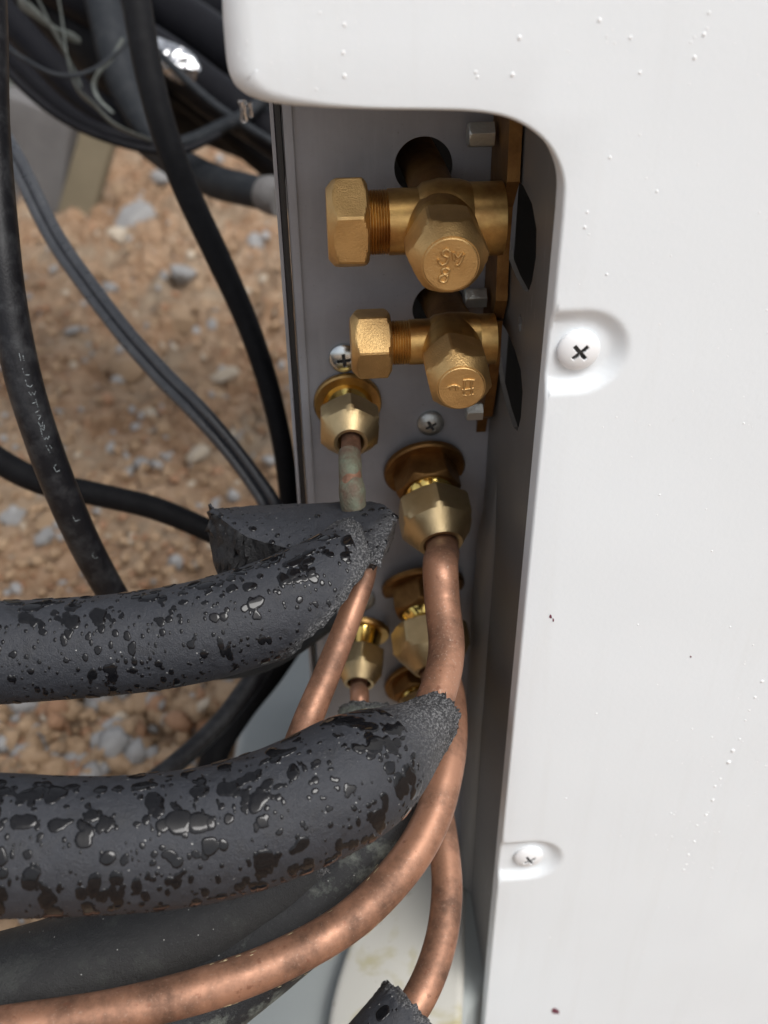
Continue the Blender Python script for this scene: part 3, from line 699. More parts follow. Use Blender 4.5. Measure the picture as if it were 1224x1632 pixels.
# ================================================================== FLARE UNIONS on the back plate
ENDS = []
def union(label, su, sv, eu, ev, L, rf_px, large, end_ring_px, rot):
    s = at_y(su, sv, YP); e = at_y(eu, ev, YP - L); ax = (e - s).normalized(); L = (e - s).length; rf = rf_px * mpp(s)
    T = thing('flare_union', label, 'pipe fitting', s, 'flare unions in the back plate')
    put('flange', lathe('flange', s, ax, [(0, rf), (.0012, rf), (.0018, rf * .96), (.0018, rf * .3)], 56), M['brass_machined' if not large else 'brass_bracket'], T)
    if large:
        z1, z2 = L * .34, L * .50
        put('shoulder', hexnut('shoulder', s + ax * .0017, ax, rf * .70, z1 - .0017, rf * 1.2, 0, rf * .66, 1.3, rot=rot + .5), M['brass_bracket'], T)
        put('neck', lathe('neck', s, ax, [(z1 - .0005, rf * .60), (z1 + .001, rf * .58), (z2 - .001, rf * .44), (z2 + .002, rf * .44)], 48), M['brass_polished'], T)
        ap = rf * .80
    else:
        z2 = L * .42
        put('neck', lathe('neck', s, ax, [(.0015, rf * .74), (.0024, rf * .70), (L * .26, rf * .66), (z2 - .001, rf * .60), (z2 + .001, rf * .6)], 48), M['brass_polished'], T)
        ap = rf * .82
    ring = end_ring_px * mpp(e); Ln = L - z2
    put('flare_nut', hexnut('flare_nut', s + ax * z2, ax, ap, Ln, ap * 1.02, 2.2, ring, (ap * 1.10 - ring) / (Ln * .46), bore=ring * .76, rot=rot), M['brass_pale'], T)
    ENDS.append((e, ax)); return T
union('small flare union beside the smaller service valve, with mouldy pipe', 554, 640, 559, 706, .0195, 54, False, 27, .05)
union('large flare union with dark round flange below the smaller service valve', 676, 746, 703, 868, .0275, 65, True, 35, .0)
union('large flare union half hidden behind the dusty copper pipe', 674, 932, 693, 1070, .0270, 66, True, 33, .3)
union('small flare union with golden neck above the grey foam stub', 579, 1004, 572, 1090, .0190, 42, False, 24, .1)
union('flare union lowest on the plate beside the torn foam tip', 656, 1086, 682, 1160, .020, 45, True, 26, .2)

# ================================================================== COPPER PIPES
def pipe(name, label, ctrl, mat, first=None, seg=40, wob=.022, sd_=0):
    path = px_path(ctrl, 20)
    if first is not None:
        e, ax = first; r0 = path[0, 3]; a = np.array([(*(e - ax * .006), r0), (*(e + ax * .002), r0)]); dense_ = catmull(np.vstack([a, np.array([(*at_d(u, v, d), r * d / F) for u, v, d, r in ctrl])]), 20); path = dense_
    o = put(name, tube_mesh(name, path, seg, True, wob, 1.0, sd_), mat); tag(o, label, 'pipe', 'copper refrigerant pipes'); return o
pipe('copper_pipe', 'thin copper pipe stained green, dropping from the small upper union', [(558, 735, .256, 16.5), (559, 760, .253, 17.5), (561, 790, .252, 18), (575, 850, .255, 18), (582, 905, .257, 18.5), (562, 970, .254, 19.5), (525, 1065, .249, 21.5), (490, 1150, .244, 24), (462, 1230, .243, 25), (440, 1330, .245, 25)], M['copper'], ENDS[0], sd_=1)
pv = px_path([(557, 722, .2575, 15.6), (558, 738, .2552, 16.6), (558, 750, .2535, 16.2), (559, 765, .2528, 16.6), (561, 782, .252, 18.6), (563, 805, .2525, 17.8), (572, 845, .2548, 17.4)], 16)
pv[:, 3] *= 1.17; tag(put('crust', tube_mesh('crust', pv, 32, True, .13, 1.0, 5), M['verdigris']), 'green corroded crust round the thin copper pipe', 'corrosion')
pipe('copper_pipe', 'dusty copper pipe running from the large upper union into the torn foam tip', [(702, 900, .259, 28.5), (705, 960, .256, 28.5), (712, 1030, .250, 29), (702, 1090, .243, 30), (675, 1150, .235, 31), (630, 1200, .226, 32), (560, 1250, .216, 33)], M['copper_dusty'], ENDS[1], sd_=2)
pipe('copper_pipe', 'long copper pipe sweeping in a wide bend below the torn foam sleeve', [(708, 1085, .283, 26), (716, 1120, .277, 27), (716, 1180, .266, 28.5), (707, 1240, .258, 29.5), (686, 1310, .251, 30), (640, 1385, .243, 31), (560, 1465, .234, 32), (450, 1530, .226, 33), (330, 1575, .221, 34), (180, 1612, .217, 34), (0, 1640, .214, 34), (-160, 1655, .212, 34), (-520, 1668, .207, 35), (-1000, 1650, .200, 36)], M['copper'], ENDS[2], sd_=3)
pipe('copper_pipe', 'short copper pipe from the small lower union into the grey foam stub', [(573, 1105, .290, 15), (573, 1140, .286, 15.5), (574, 1200, .283, 16)], M['copper'], ENDS[3], sd_=4)
pipe('copper_pipe', 'copper pipe curving down into the cut foam sleeve over the cream pan', [(690, 1200, .300, 22), (698, 1280, .290, 23), (709, 1360, .280, 24), (712, 1430, .272, 25), (700, 1510, .264, 26), (668, 1590, .256, 27), (610, 1670, .250, 28)], M['copper'], ENDS[4], sd_=5)

FL = catmull([(*at_d(u, v, d), r * d / F) for u, v, d, r in [(640, 1385, .243, 31), (560, 1465, .234, 32), (450, 1530, .226, 33), (330, 1575, .221, 34)]], 30)
PB = [o for o in COL.objects if o.get('label', '').startswith('long copper pipe')][0]
Tn = np.gradient(FL[:, :3], axis=0); Tn /= np.linalg.norm(Tn, axis=1)[:, None]; fv = []; ff = []
for k in range(46):
    i = random.randrange(4, len(FL) - 4); ang = random.gauss(-62, 7) if k % 4 else random.gauss(80, 6); t0 = Vector(Tn[i]); vw_ = RM.col[2].copy(); vw_ = (vw_ - t0 * vw_.dot(t0)).normalized(); up_ = t0.cross(vw_); up_ = up_ if up_.z > 0 else -up_
    n_ = vw_ * math.cos(R_(ang)) + up_ * math.sin(R_(ang)); b_ = t0.cross(n_); c_ = Vector(FL[i, :3]) + n_ * (FL[i, 3] * 1.03); L_, W_ = random.uniform(.0002, .0013), random.uniform(.00008, .0002); i0 = len(fv)
    for q in range(6):
        a = 2 * math.pi * q / 6; fv.append(c_ + t0 * (L_ * math.cos(a)) + b_ * (W_ * math.sin(a) * random.uniform(.6, 1.3)) + n_ * random.uniform(0, .00012))
    ff.append(tuple(range(i0, i0 + 6)))
t = NT('dried_flake'); t.set(Base_Color=(.42, .34, .20), Roughness=.6); M['flake'] = t.m
put('dried_flakes', mesh_from('dried_flakes', fv, ff, False), M['flake'], PB, kind='stuff')

# ================================================================== FOAM SLEEVES
def sleeve(name, label, ctrl, wall, cutfun, mat, torn_len=.004, taper=None, seg=120, nlen=220, drops=None, jag=.0015, parent_cat='pipe insulation', seed=0):
    path = px_path(ctrl, 40); C, r = path[:, :3], path[:, 3]; T, N, B = frames(C)
    s = np.concatenate([[0], np.cumsum(np.linalg.norm(np.diff(C, axis=0), axis=1))]); L = s[-1]
    def ev(sv, th, dr):
        """position on the sleeve at arc length sv, angle th (0 up, + towards the camera), radius offset dr"""
        sh = sv.shape; f = sv.ravel(); g = lambda A: np.stack([np.interp(f, s, A[:, k]) for k in range(3)], -1)
        c, n_, b_ = g(C), g(N), g(B); rr = np.interp(f, s, r)
        rr = rr * (1 + .022 * (fbm(f * 60 + seed, np.cos(th.ravel()) * 1.5 + 7, np.sin(th.ravel()) * 1.5, 11) - .5) * 2)
        if taper is not None: rr = rr * taper((L - f), th.ravel())
        rr = rr + dr.ravel()
        return (c + (rr * np.cos(th.ravel()))[:, None] * n_ + (rr * np.sin(th.ravel()))[:, None] * b_).reshape(*sh, 3)
    th = np.linspace(0, 2 * math.pi, seg, endpoint=False); tt = 1 - (1 - np.linspace(0, 1, nlen)) ** 1.25
    cut = cutfun(th) + jag * (fbm(np.cos(th) * 7 + 3, np.sin(th) * 7 + 5, seed * 1.7, 21, 4) - .5) * 2 + jag * .2 * (RNG.random(seg) - .5)
    TT, TH = np.meshgrid(tt, th, indexing='ij'); S_ = TT * (L - cut)[None, :]
    rough_end = np.exp(-((1 - TT) * L / .0035)) * .0012 * (RNG.random(TT.shape) - .5)
    O_ = ev(S_, TH, rough_end)
    inner_t = tt[::-1][:40]; TI, TH2 = np.meshgrid(inner_t, th, indexing='ij'); I_ = ev(TI * (L - cut)[None, :], TH2, np.full(TI.shape, -wall) + .0004 * (RNG.random(TI.shape) - .5))
    A = [O_.reshape(-1, 3)]; torn = [sstep(torn_len, 0, (1 - TT) * (L - cut)[None, :] + .0035 * (fbm(TH * 6, TT * 60, 0, 31) - .5)).ravel()]
    for k in (.33, .66):
        mid = ev((tt[-1] * (L - cut))[None, :], th[None, :], np.full((1, seg), -wall * k) + .0006 * (RNG.random((1, seg)) - .5)); A.append((mid + .0010 * (RNG.random(mid.shape) - .5)).reshape(-1, 3)); torn.append(np.ones(seg))
    A.append(I_.reshape(-1, 3)); torn.append(np.ones(I_.shape[0] * seg))
    V = np.vstack(A); rings_ = nlen + 2 + len(inner_t); idx = np.arange(rings_ * seg).reshape(rings_, seg)
    Qd = np.stack([idx[:-1], np.roll(idx[:-1], -1, 1), np.roll(idx[1:], -1, 1), idx[1:]], -1).reshape(-1, 4)
    me = fast_mesh(name, V, Qd); at = me.attributes.new('torn', 'FLOAT', 'POINT'); at.data.foreach_set('value', np.concatenate(torn).astype(np.float32))
    o = put(name, me, mat); tag(o, label, parent_cat, 'black foam insulation sleeves')
    if drops:
        wd = water_film(ev, s, r, L, cutfun, drops, seed)
        if wd is not None: put('water_drops', wd, M['water'], o, kind='stuff')
    return o, ev, L
def water_film(ev, s, r, L, cutfun, D, seed):
    res = .00016; rm = float(np.median(r)); s0, s1 = D['s0'] * L, L; a0, a1 = R_(D['a0']), R_(D['a1'])
    ns, na = int((s1 - s0) / res), int((a1 - a0) * rm / res); S = np.linspace(s0, s1, ns); A = np.linspace(a0, a1, na); hgt = np.zeros((ns, na), np.float32)
    SS, AA = np.meshgrid(S, A * rm, indexing='ij'); q = 500.0
    wx = (fbm(SS * q, AA * q, 0, 41 + seed, 2) - .5); wy = (fbm(SS * q, AA * q, 5.5, 51 + seed, 2) - .5)
    rng = np.random.default_rng(500 + seed)
    ds, da = S[1] - S[0], (A[1] - A[0]) * rm
    for (cnt, rmin, rmax, alo, ahi, el, hk) in D['sets']:
        for _ in range(int(cnt * D.get('mul', 1))):
            cs = rng.uniform(s0, s1); ca = R_(rng.uniform(alo, ahi)) * rm; R0 = rmin * (rmax / rmin) ** rng.random()
            if vnoise(np.array([cs * 90]), np.array([ca * 90]), 0, 77 + seed)[0] < .30 and R0 > .0009: continue
            rx = R0 * rng.uniform(.75, 1.3); ry = R0 * rng.uniform(.9, 1.2) * el; m_ = 2.3
            i0, i1 = int((cs - m_ * rx - s0) / ds), int((cs + m_ * rx - s0) / ds) + 1; j0, j1 = int((ca - m_ * ry - a0 * rm) / da), int((ca + m_ * ry - a0 * rm) / da) + 1
            i0, j0 = max(i0, 0), max(j0, 0)
            if i1 <= i0 or j1 <= j0: continue
            sl_ = (slice(i0, i1), slice(j0, j1)); k = min(1.0, R0 / .0012)
            fld = 0
            for b_ in range(rng.integers(1, 5) if R0 > .0007 else 1):
                ox, oy, q_ = (0, 0, 1.0) if b_ == 0 else (rng.normal() * .62 * rx, rng.normal() * .62 * ry, rng.uniform(.35, .8))
                dx = (SS[sl_] - cs - ox + wx[sl_] * .0009 * k) / (rx * q_); dy = (AA[sl_] - ca - oy + wy[sl_] * .0009 * k) / (ry * q_); fld = fld + np.exp(-(dx * dx + dy * dy))
            h = .6 * hk * min(R0, .0018) * np.clip((fld - .42) / .40, 0, 1) ** .6; hgt[sl_] = np.maximum(hgt[sl_], h)
    lim = L - cutfun(A); ok = SS < (lim - D.get('clear', .0035))[None, :]; hgt *= ok
    wet = hgt > 1e-6
    fm = wet[:-1, :-1] | wet[1:, :-1] | wet[:-1, 1:] | wet[1:, 1:]
    if not fm.any(): return None
    dr = hgt.astype(float) * 1.0 + .00002; dr[~wet] = -.00025
    P = ev(SS, (AA / rm), dr).reshape(-1, 3)
    idx = np.arange(ns * na).reshape(ns, na); Qd = np.stack([idx[:-1, :-1], idx[:-1, 1:], idx[1:, 1:], idx[1:, :-1]], -1)[fm]
    used = np.unique(Qd); remap = np.zeros(ns * na, np.int64); remap[used] = np.arange(len(used))
    return fast_mesh('water_drops', P[used], remap[Qd])
adist = lambda th, c: np.abs((th - c + math.pi) % (2 * math.pi) - math.pi)
# --- upper sleeve: opened end, with a peeled flap
def cut1(th):
    th = np.asarray(th, float); d = adist(th, R_(-25)); return .0125 + .0035 * sstep(.0, 1.1, d) + .024 * sstep(.8, 2.7, d)
D1 = dict(mul=1.55, s0=.42, a0=-50, a1=135, sets=[(120, .0005, .0019, -45, 32, .9, .22), (110, .0004, .0011, 15, 85, 1.25, .34), (60, .0004, .0010, 65, 125, 2.2, .32), (340, .00026, .0005, -25, 125, 1.4, .42)])
s1o, ev1, L1_ = sleeve('foam_sleeve', 'black wet foam sleeve with a peeled flap at its slit end', [(-1000, 975, .206, 92), (-640, 1005, .212, 88), (-330, 1030, .218, 86), (-120, 1042, .224, 84), (0, 1040, .226, 82), (200, 1026, .229, 80), (330, 1003, .231, 80), (440, 968, .235, 80), (530, 930, .240, 80), (590, 893, .246, 80), (640, 855, .252, 80)], .0075, cut1, M['foam'], .007, None, 120, 340, D1, .0016, seed=1)
# flap: thick tongue of foam standing above the slit
Aline = catmull([(334, 812, .262), (400, 806, .263), (500, 802, .262), (575, 799, .257), (610, 804, .250), (633, 822, .244)], 10)
Bline = catmull([(339, 816, .252), (380, 847, .246), (404, 859, .245), (458, 873, .243), (520, 886, .2385), (604, 900, .2325)], 10)
Cline = catmull([(331, 846, .257), (350, 920, .252), (405, 935, .250), (460, 930, .250), (520, 912, .250), (600, 905, .246)], 10)
nu = len(Aline); nv1, nv2 = 16, 8; V = []; tornv = []
for i in range(nu):
    a, b, c = [np.array(at_d(*q)[:]) for q in (Aline[i], Bline[i], Cline[i])]
    mid = (a + b) / 2 + np.array([0, -.0030, .0038]) * min(1, np.linalg.norm(a - b) / .01)
    ring = []
    for k in range(nv1): t_ = k / nv1; ring.append((1 - t_) ** 2 * a + 2 * t_ * (1 - t_) * mid + t_ * t_ * b); tornv.append(float(.8 * math.exp(-(nu - 1 - i) / 4.0)))
    for k in range(nv2): t_ = k / nv2; ring.append(b * (1 - t_) + c * t_ + RNG.normal(size=3) * .0004 * (k > 0)); tornv.append(.55 if k else .3)
    d = a + np.array([0, .006, -.012]); ring += [c, (c + d) / 2 + np.array([0, .004, -.002]), d, (a + d) / 2 + np.array([0, .003, 0])]; tornv += [.6, .5, .3, .1]
    V += [p + RNG.normal(size=3) * (.0005 if i in (0, nu - 1) else .00006) for p in ring]
m_ = nv1 + nv2 + 4; Fc = []
for i in range(nu - 1):
    for j in range(m_): Fc.append((i * m_ + j, (i + 1) * m_ + j, (i + 1) * m_ + (j + 1) % m_, i * m_ + (j + 1) % m_))
Fc += [tuple(range(m_)), tuple((nu - 1) * m_ + j for j in range(m_))[::-1]]
me = mesh_from('peeled_flap', V, Fc, True, 48); bm = bmesh.new(); bm.from_mesh(me); bmesh.ops.recalc_face_normals(bm, faces=bm.faces); bm.to_mesh(me); bm.free(); me.shade_smooth(); me.set_sharp_from_angle(angle=R_(48))
at = me.attributes.new('torn', 'FLOAT', 'POINT'); at.data.foreach_set('value', np.array([min(.9, max(0, (i_ - nu * m_ * .84) / (nu * m_ * .16))) for i_ in range(len(V))], np.float32))
me.materials.append(M['foam']); me.materials.append(M['foam_cut'])
for p in me.polygons:
    js = [v_ % m_ for v_ in p.vertices]; 
    if len(p.vertices) > 4 or all(j >= nv1 or j == 0 for j in js) and any(j >= nv1 for j in js) and not any(0 < j < nv1 for j in js): p.material_index = 1
flap = put('peeled_flap', me, None, s1o, label='raised tongue of foam with a black cut face')
bm = bmesh.new(); cand = [p for p in me.polygons if p.material_index == 0 and p.normal.z > .1 and len(p.vertices) == 4]
for k in range(85):
    p = random.choice(cand); r_ = random.choice((.00014, .00018, .00022, .0003, .0003, .0005, .0008)); vs = [me.vertices[i_].co for i_ in p.vertices]; w4 = np.random.default_rng(k).dirichlet((1, 1, 1, 1)); c3 = sum((v_ * float(w_) for v_, w_ in zip(vs, w4)), Vector())
    m4 = Matrix.Translation(c3) @ p.normal.to_track_quat('Z', 'Y').to_matrix().to_4x4() @ Matrix.Diagonal((r_ * random.uniform(.8, 1.3), r_ * random.uniform(.9, 1.5), r_ * .42, 1)); bmesh.ops.create_uvsphere(bm, u_segments=14, v_segments=8, radius=1, matrix=m4)
dm = bpy.data.meshes.new('water_drops'); bm.to_mesh(dm); bm.free(); dm.shade_smooth(); put('water_drops', dm, M['water'], s1o, kind='stuff')

# --- middle sleeve: torn grey tip
def cut2(th):
    th = np.asarray(th, float); d = adist(th, R_(20)); return .002 + .012 * sstep(.5, 2.6, d)
def tap2(rem, th):
    e = sstep(.036, .0, rem); return 1 - .60 * e ** 1.2
D2 = dict(clear=.017, mul=1.2, s0=.42, a0=-60, a1=150, sets=[(170, .0005, .0026, -50, 30, .85, .18), (110, .0005, .0016, 10, 72, 1.1, .26), (110, .0005, .0013, 60, 115, 2.2, .28), (50, .0004, .0008, 95, 140, 2.4, .28), (420, .00026, .0006, -30, 140, 1.4, .38)])
sleeve('foam_sleeve', 'black wet foam sleeve with a torn grey granular tip', [(-1000, 1215, .176, 126), (-640, 1265, .184, 121), (-330, 1310, .192, 116), (-130, 1338, .197, 112), (0, 1346, .200, 110), (180, 1346, .203, 105), (330, 1329, .207, 104), (450, 1292, .211, 103), (540, 1250, .216, 102), (620, 1203, .223, 100), (690, 1148, .231, 92), (716, 1124, .235, 84)], .009, cut2, M['foam'], .024, tap2, 130, 370, D2, .0026, seed=2)
# --- lower sleeves
D3 = dict(s0=.72, a0=-10, a1=110, sets=[(26, .0008, .0022, 10, 90, 1.1, .16), (60, .00025, .0006, 0, 100, 1.1, .3)])
z0 = lambda th: .002 + 0 * np.asarray(th, float)
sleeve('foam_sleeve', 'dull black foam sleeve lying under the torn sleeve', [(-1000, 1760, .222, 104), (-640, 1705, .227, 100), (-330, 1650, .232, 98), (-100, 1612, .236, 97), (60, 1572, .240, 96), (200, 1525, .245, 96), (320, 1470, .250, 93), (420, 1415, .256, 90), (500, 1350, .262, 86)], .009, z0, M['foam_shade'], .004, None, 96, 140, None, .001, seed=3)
sleeve('foam_sleeve', 'mouldy black foam sleeve behind the sweeping copper pipe', [(-560, 2080, .222, 98), (-240, 1910, .229, 94), (60, 1740, .236, 90), (220, 1640, .240, 88), (340, 1560, .246, 84), (450, 1475, .253, 80), (540, 1395, .260, 76), (600, 1325, .267, 72), (640, 1262, .272, 66)], .008, z0, M['foam_mouldy'], .003, None, 96, 140, None, .001, seed=4)
sleeve('foam_sleeve', 'black foam sleeve with a straight cut end above the cream pan', [(140, 2150, .214, 68), (320, 1970, .226, 64), (480, 1800, .236, 62), (560, 1720, .243, 60), (625, 1645, .249, 58), (664, 1597, .253, 57)], .008, z0, M['foam'], .003, None, 96, 90, dict(s0=.6, a0=-40, a1=110, sets=[(14, .0008, .002, -10, 80, 1.0, .22), (40, .00025, .0006, -20, 90, 1.0, .3)]), .0012, seed=5)
sleeve('foam_sleeve', 'short grey dusty foam stub on the thin lower pipe', [(570, 1330, .270, 66), (578, 1250, .276, 60), (585, 1180, .281, 54), (588, 1122, .286, 46)], .007, z0, M['foam_dusty'], .003, None, 72, 60, None, .0012, seed=6)

# ================================================================== CABLES AND HOSES
def cab(name, label, ctrl, mat, cat='cable', seg=24, flat=1.0, wob=.02, sd_=0, group='black cables hanging beside the unit'):
    o = put(name, tube_mesh(name, px_path(ctrl, 18), seg, True, wob, flat, sd_), M[mat]); return tag(o, label, cat, group)
ctrlA = [(-70, -900, .30, 23), (-50, -500, .28, 24), (-30, -160, .262, 24.30), (-14, 0, .262, 24.30), (-10, 200, .26, 25.20), (2, 370, .258, 27.00), (14, 480, .26, 27.90), (34, 590, .264, 28.80), (62, 685, .27, 27.90), (95, 775, .28, 27.00), (132, 860, .292, 25.20), (178, 945, .306, 23.40), (240, 1050, .32, 22.50)]
cabA = cab('printed_cable', 'black cable with pale printed lettering crossing in front of the gravel', ctrlA, 'cable_black', sd_=1)
def twin(ctrl, off):
    pa = px_path(ctrl, 18); C = pa[:, :3]; T = np.gradient(C, axis=0); T /= np.linalg.norm(T, axis=1)[:, None]; vw = np.array(RM.col[2][:]); side = np.cross(T, vw); side /= np.linalg.norm(side, axis=1)[:, None]
    q = pa.copy(); q[:, :3] = C + side * (pa[:, 3] * off)[:, None]; return q
ctrlB = [(-330, -260, .46, 8.6), (-170, -60, .44, 8.6), (-40, 120, .42, 8.60), (-4, 205, .41, 8.60), (28, 262, .40, 8.60), (85, 375, .39, 8.60), (140, 455, .38, 8.60), (200, 533, .37, 8.60), (260, 600, .365, 9.03), (315, 655, .36, 9.03), (365, 712, .36, 8.60), (405, 765, .36, 8.60), (432, 808, .36, 9.46), (460, 880, .365, 9.46), (480, 960, .37, 9.46)]
tw = thing('twin_cable', 'slim grey twin core cable slanting across the gravel', 'cable', at_d(260, 600, .365), 'black cables hanging beside the unit')
put('core', tube_mesh('core', twin(ctrlB, .93), 18, True, .02), M['cable_grey'], tw); put('core', tube_mesh('core', twin(ctrlB, -.93), 18, True, .02), M['cable_grey'], tw)
cab('black_cable', 'thick matt black cable running down to the edge of the plate', [(190, -140, .40, 23.40), (217, 0, .39, 23.40), (236, 110, .385, 22.95), (262, 210, .38, 21.60), (298, 305, .378, 20.70), (345, 405, .375, 19.80), (390, 505, .374, 18.00), (422, 595, .374, 17.10), (444, 680, .374, 16.20), (456, 750, .376, 15.75), (462, 820, .38, 15.30), (468, 920, .39, 15.30)], 'cable_matt', sd_=2)
cab('black_cable', 'black cable passing low behind the printed cable to the foam flap', [(-900, 330, .40, 19), (-500, 440, .385, 20), (-120, 650, .37, 21), (-20, 723, .37, 21), (60, 766, .37, 20), (150, 787, .37, 19), (240, 808, .37, 18.5), (320, 840, .372, 18), (400, 880, .376, 18), (480, 930, .38, 18)], 'cable_matt', sd_=3)
cab('black_cable', 'shiny black cable dropping to the gravel below the upper sleeve', [(470, 960, .40, 17), (430, 1040, .395, 17), (395, 1095, .39, 17), (352, 1150, .385, 16), (300, 1200, .38, 16), (235, 1250, .378, 16), (100, 1340, .376, 16), (-200, 1450, .37, 16), (-700, 1560, .36, 16)], 'cable_black', sd_=4)
cab('black_cable', 'black cable tucked behind the shiny one beside the base pan', [(480, 1000, .43, 22), (430, 1070, .43, 24), (385, 1130, .425, 22), (345, 1195, .42, 22), (330, 1260, .42, 22)], 'cable_matt', sd_=5)
cab('drain_hose', 'dark hose lying right under the upper foam sleeve', [(260, 1060, .30, 18), (330, 1062, .305, 22), (400, 1050, .31, 27), (455, 1022, .315, 30), (520, 975, .325, 30)], 'hose_dusty', 'hose', sd_=6, group='black hoses behind the unit')
hs = thing('capped_hose', 'short black hose with a pale end cap meeting the plate edge', 'hose', at_d(380, 300, .56), 'black hoses behind the unit')
put('hose', tube_mesh('hose', px_path([(150, 130, .66, 26), (215, 205, .63, 26), (285, 260, .6, 26), (340, 288, .58, 26), (390, 302, .56, 26), (425, 309, .55, 26)], 18), 24, True, .02), M['hose_dusty'], hs)
put('end_cap', tube_mesh('end_cap', px_path([(423, 309, .551, 28), (432, 311, .548, 30), (450, 316, .545, 30)], 8), 24), M['conc'], hs)
# bundle behind, top left
HG = 'black hoses behind the unit'
for k, (lab, ctrl, mat) in enumerate([
    ('fat black hose passing behind the corner of the white cover', [(180, -90, .70, 44), (260, 10, .68, 44), (330, 62, .66, 44), (400, 112, .64, 44), (470, 160, .64, 44)], 'hose_black'),
    ('black hose above the fat hose, behind the white cover', [(200, -140, .78, 36), (280, -50, .76, 36), (340, 10, .74, 36), (420, 70, .72, 36)], 'hose_black'),
    ('black hose sagging low from the bundle to the corner of the cover', [(120, 0, .62, 30), (200, 50, .62, 34), (280, 105, .61, 36), (340, 150, .60, 36), (400, 190, .59, 34), (470, 240, .58, 32)], 'hose_black'),
    ('black hose resting on the dark bundle above the concrete block', [(-40, -30, .60, 26), (40, 60, .59, 26), (100, 125, .58, 26), (160, 180, .575, 25), (230, 215, .57, 24)], 'hose_black'),
    ('thin black hose along the underside of the bundle', [(-40, 30, .57, 15), (30, 105, .56, 15), (90, 165, .555, 14), (150, 205, .55, 13), (215, 224, .55, 12), (265, 228, .55, 11)], 'hose_black'),
    ('thin black cable looping from the bundle up to the cover', [(215, 226, .56, 10), (265, 232, .56, 10.5), (310, 222, .56, 11), (350, 203, .56, 11), (390, 184, .56, 11), (430, 150, .57, 11)], 'hose_dusty'),
    ('dusty hose coming down between the bundle and the thick cable', [(170, 30, .57, 28), (185, 90, .565, 29), (205, 150, .56, 27), (235, 205, .555, 22), (262, 240, .55, 16)], 'hose_dusty'),
    ('fat dark hose at the heart of the bundle', [(-20, -90, .66, 40), (60, -10, .65, 44), (130, 50, .64, 48), (190, 110, .63, 44), (250, 150, .62, 36)], 'cable_matt'),
    ('wide dark hose filling the bundle behind the thick cable', [(40, -60, .72, 60), (130, 20, .70, 64), (210, 85, .69, 64), (300, 130, .68, 58), (380, 165, .67, 52), (470, 205, .67, 48)], 'cable_matt'),
    ('dark hose lowest in the bundle, ending behind the plate edge', [(150, 120, .72, 44), (230, 150, .70, 46), (310, 178, .69, 44), (390, 212, .68, 40), (470, 262, .68, 38)], 'cable_matt'),
    ('dark hose in the upper corner of the bundle', [(-80, -60, .74, 60), (10, 0, .73, 62), (90, 60, .72, 60), (160, 115, .71, 56), (230, 150, .70, 44)], 'cable_matt'),
    ('dark hose across the top of the bundle', [(60, -120, .67, 44), (120, -40, .66, 50), (175, 30, .65, 46), (240, 90, .64, 40), (300, 140, .63, 34)], 'cable_matt')]):
    if ctrl[-1][0] >= 300:
        (u0, v0, d0, r0), (u1, v1, d1, r1) = ctrl[-2], ctrl[-1]; kx = 300 / (u1 - u0); ctrl = ctrl + [(u1 + 300, v1 + (v1 - v0) * kx, d1 + .02, r1)]
    if ctrl[0][1] < 60:
        (u0, v0, d0, r0), (u1, v1, d1, r1) = ctrl[0], ctrl[1]; ctrl = [(u0 - (u1 - u0) * 4, v0 - (v1 - v0) * 4, d0 + .02, r0)] + ctrl
    cab('black_hose', lab, ctrl, mat, 'hose', wob=.03, sd_=20 + k, group=HG)
def ribbon(name, label, ctrl, mat, wob, seed, cat):
    pa = px_path(ctrl, 14); return tag(put(name, tube_mesh(name, pa, 10, True, .35, .25, seed), M[mat]), label, cat, 'scraps caught in the hose bundle')
ribbon('plastic_strip', 'pale frayed plastic strip draped over the hose bundle', [(90, -20, .53, 5), (100, 40, .525, 7), (108, 95, .52, 6), (122, 140, .52, 7), (150, 168, .52, 8), (185, 200, .52, 7), (240, 224, .525, 6)], 'strip', .3, 1, 'plastic strip')
ribbon('plastic_strip', 'curled pale strip hooked round the dusty hose', [(196, 62, .53, 4), (178, 92, .525, 4), (160, 112, .52, 4), (150, 135, .52, 4.5), (158, 158, .52, 5), (180, 180, .52, 5)], 'strip', .3, 2, 'plastic strip')
ribbon('plastic_strip', 'bluish strip hanging straight among the dark hoses', [(52, -20, .53, 4), (75, 30, .525, 5), (100, 75, .52, 5), (118, 112, .52, 5), (130, 140, .52, 4)], 'strip', .3, 3, 'plastic strip')
ribbon('plastic_strip', 'short pale scrap at the top of the bundle', [(30, 2, .53, 9), (48, 14, .525, 9), (66, 30, .525, 7), (88, 46, .525, 6), (112, 58, .525, 9), (128, 66, .525, 5)], 'strip', .3, 4, 'plastic strip')
for k, (lab, ctrl) in enumerate([
    ('thin wire dangling in front of the foil wrapped hose', [(228, -30, .50, 3), (232, 40, .50, 3), (222, 90, .50, 3), (232, 150, .505, 3), (246, 200, .51, 3)]),
    ('thin wire crossing the hose bundle from the printed cable', [(-10, 60, .50, 4), (40, 95, .50, 4), (95, 120, .50, 3.6), (150, 110, .51, 3.4), (215, 60, .52, 3.2)]),
    ('slim cable following the lowest hose of the bundle', [(-20, 80, .53, 7), (40, 142, .53, 7), (95, 186, .53, 6.5), (150, 214, .53, 6), (220, 236, .535, 6), (290, 240, .54, 6), (350, 214, .55, 6)]),
    ('slim cable between the two fat hoses behind the cover', [(230, 60, .56, 6), (290, 120, .56, 6.5), (340, 165, .56, 6.5), (400, 205, .56, 6.5), (450, 235, .56, 6)])]):
    cab('slim_cable', lab, ctrl, 'hose_dusty' if k % 2 else 'hose_black', 'cable', wob=.05, sd_=60 + k, seg=14, group='slim cables in the hose bundle')
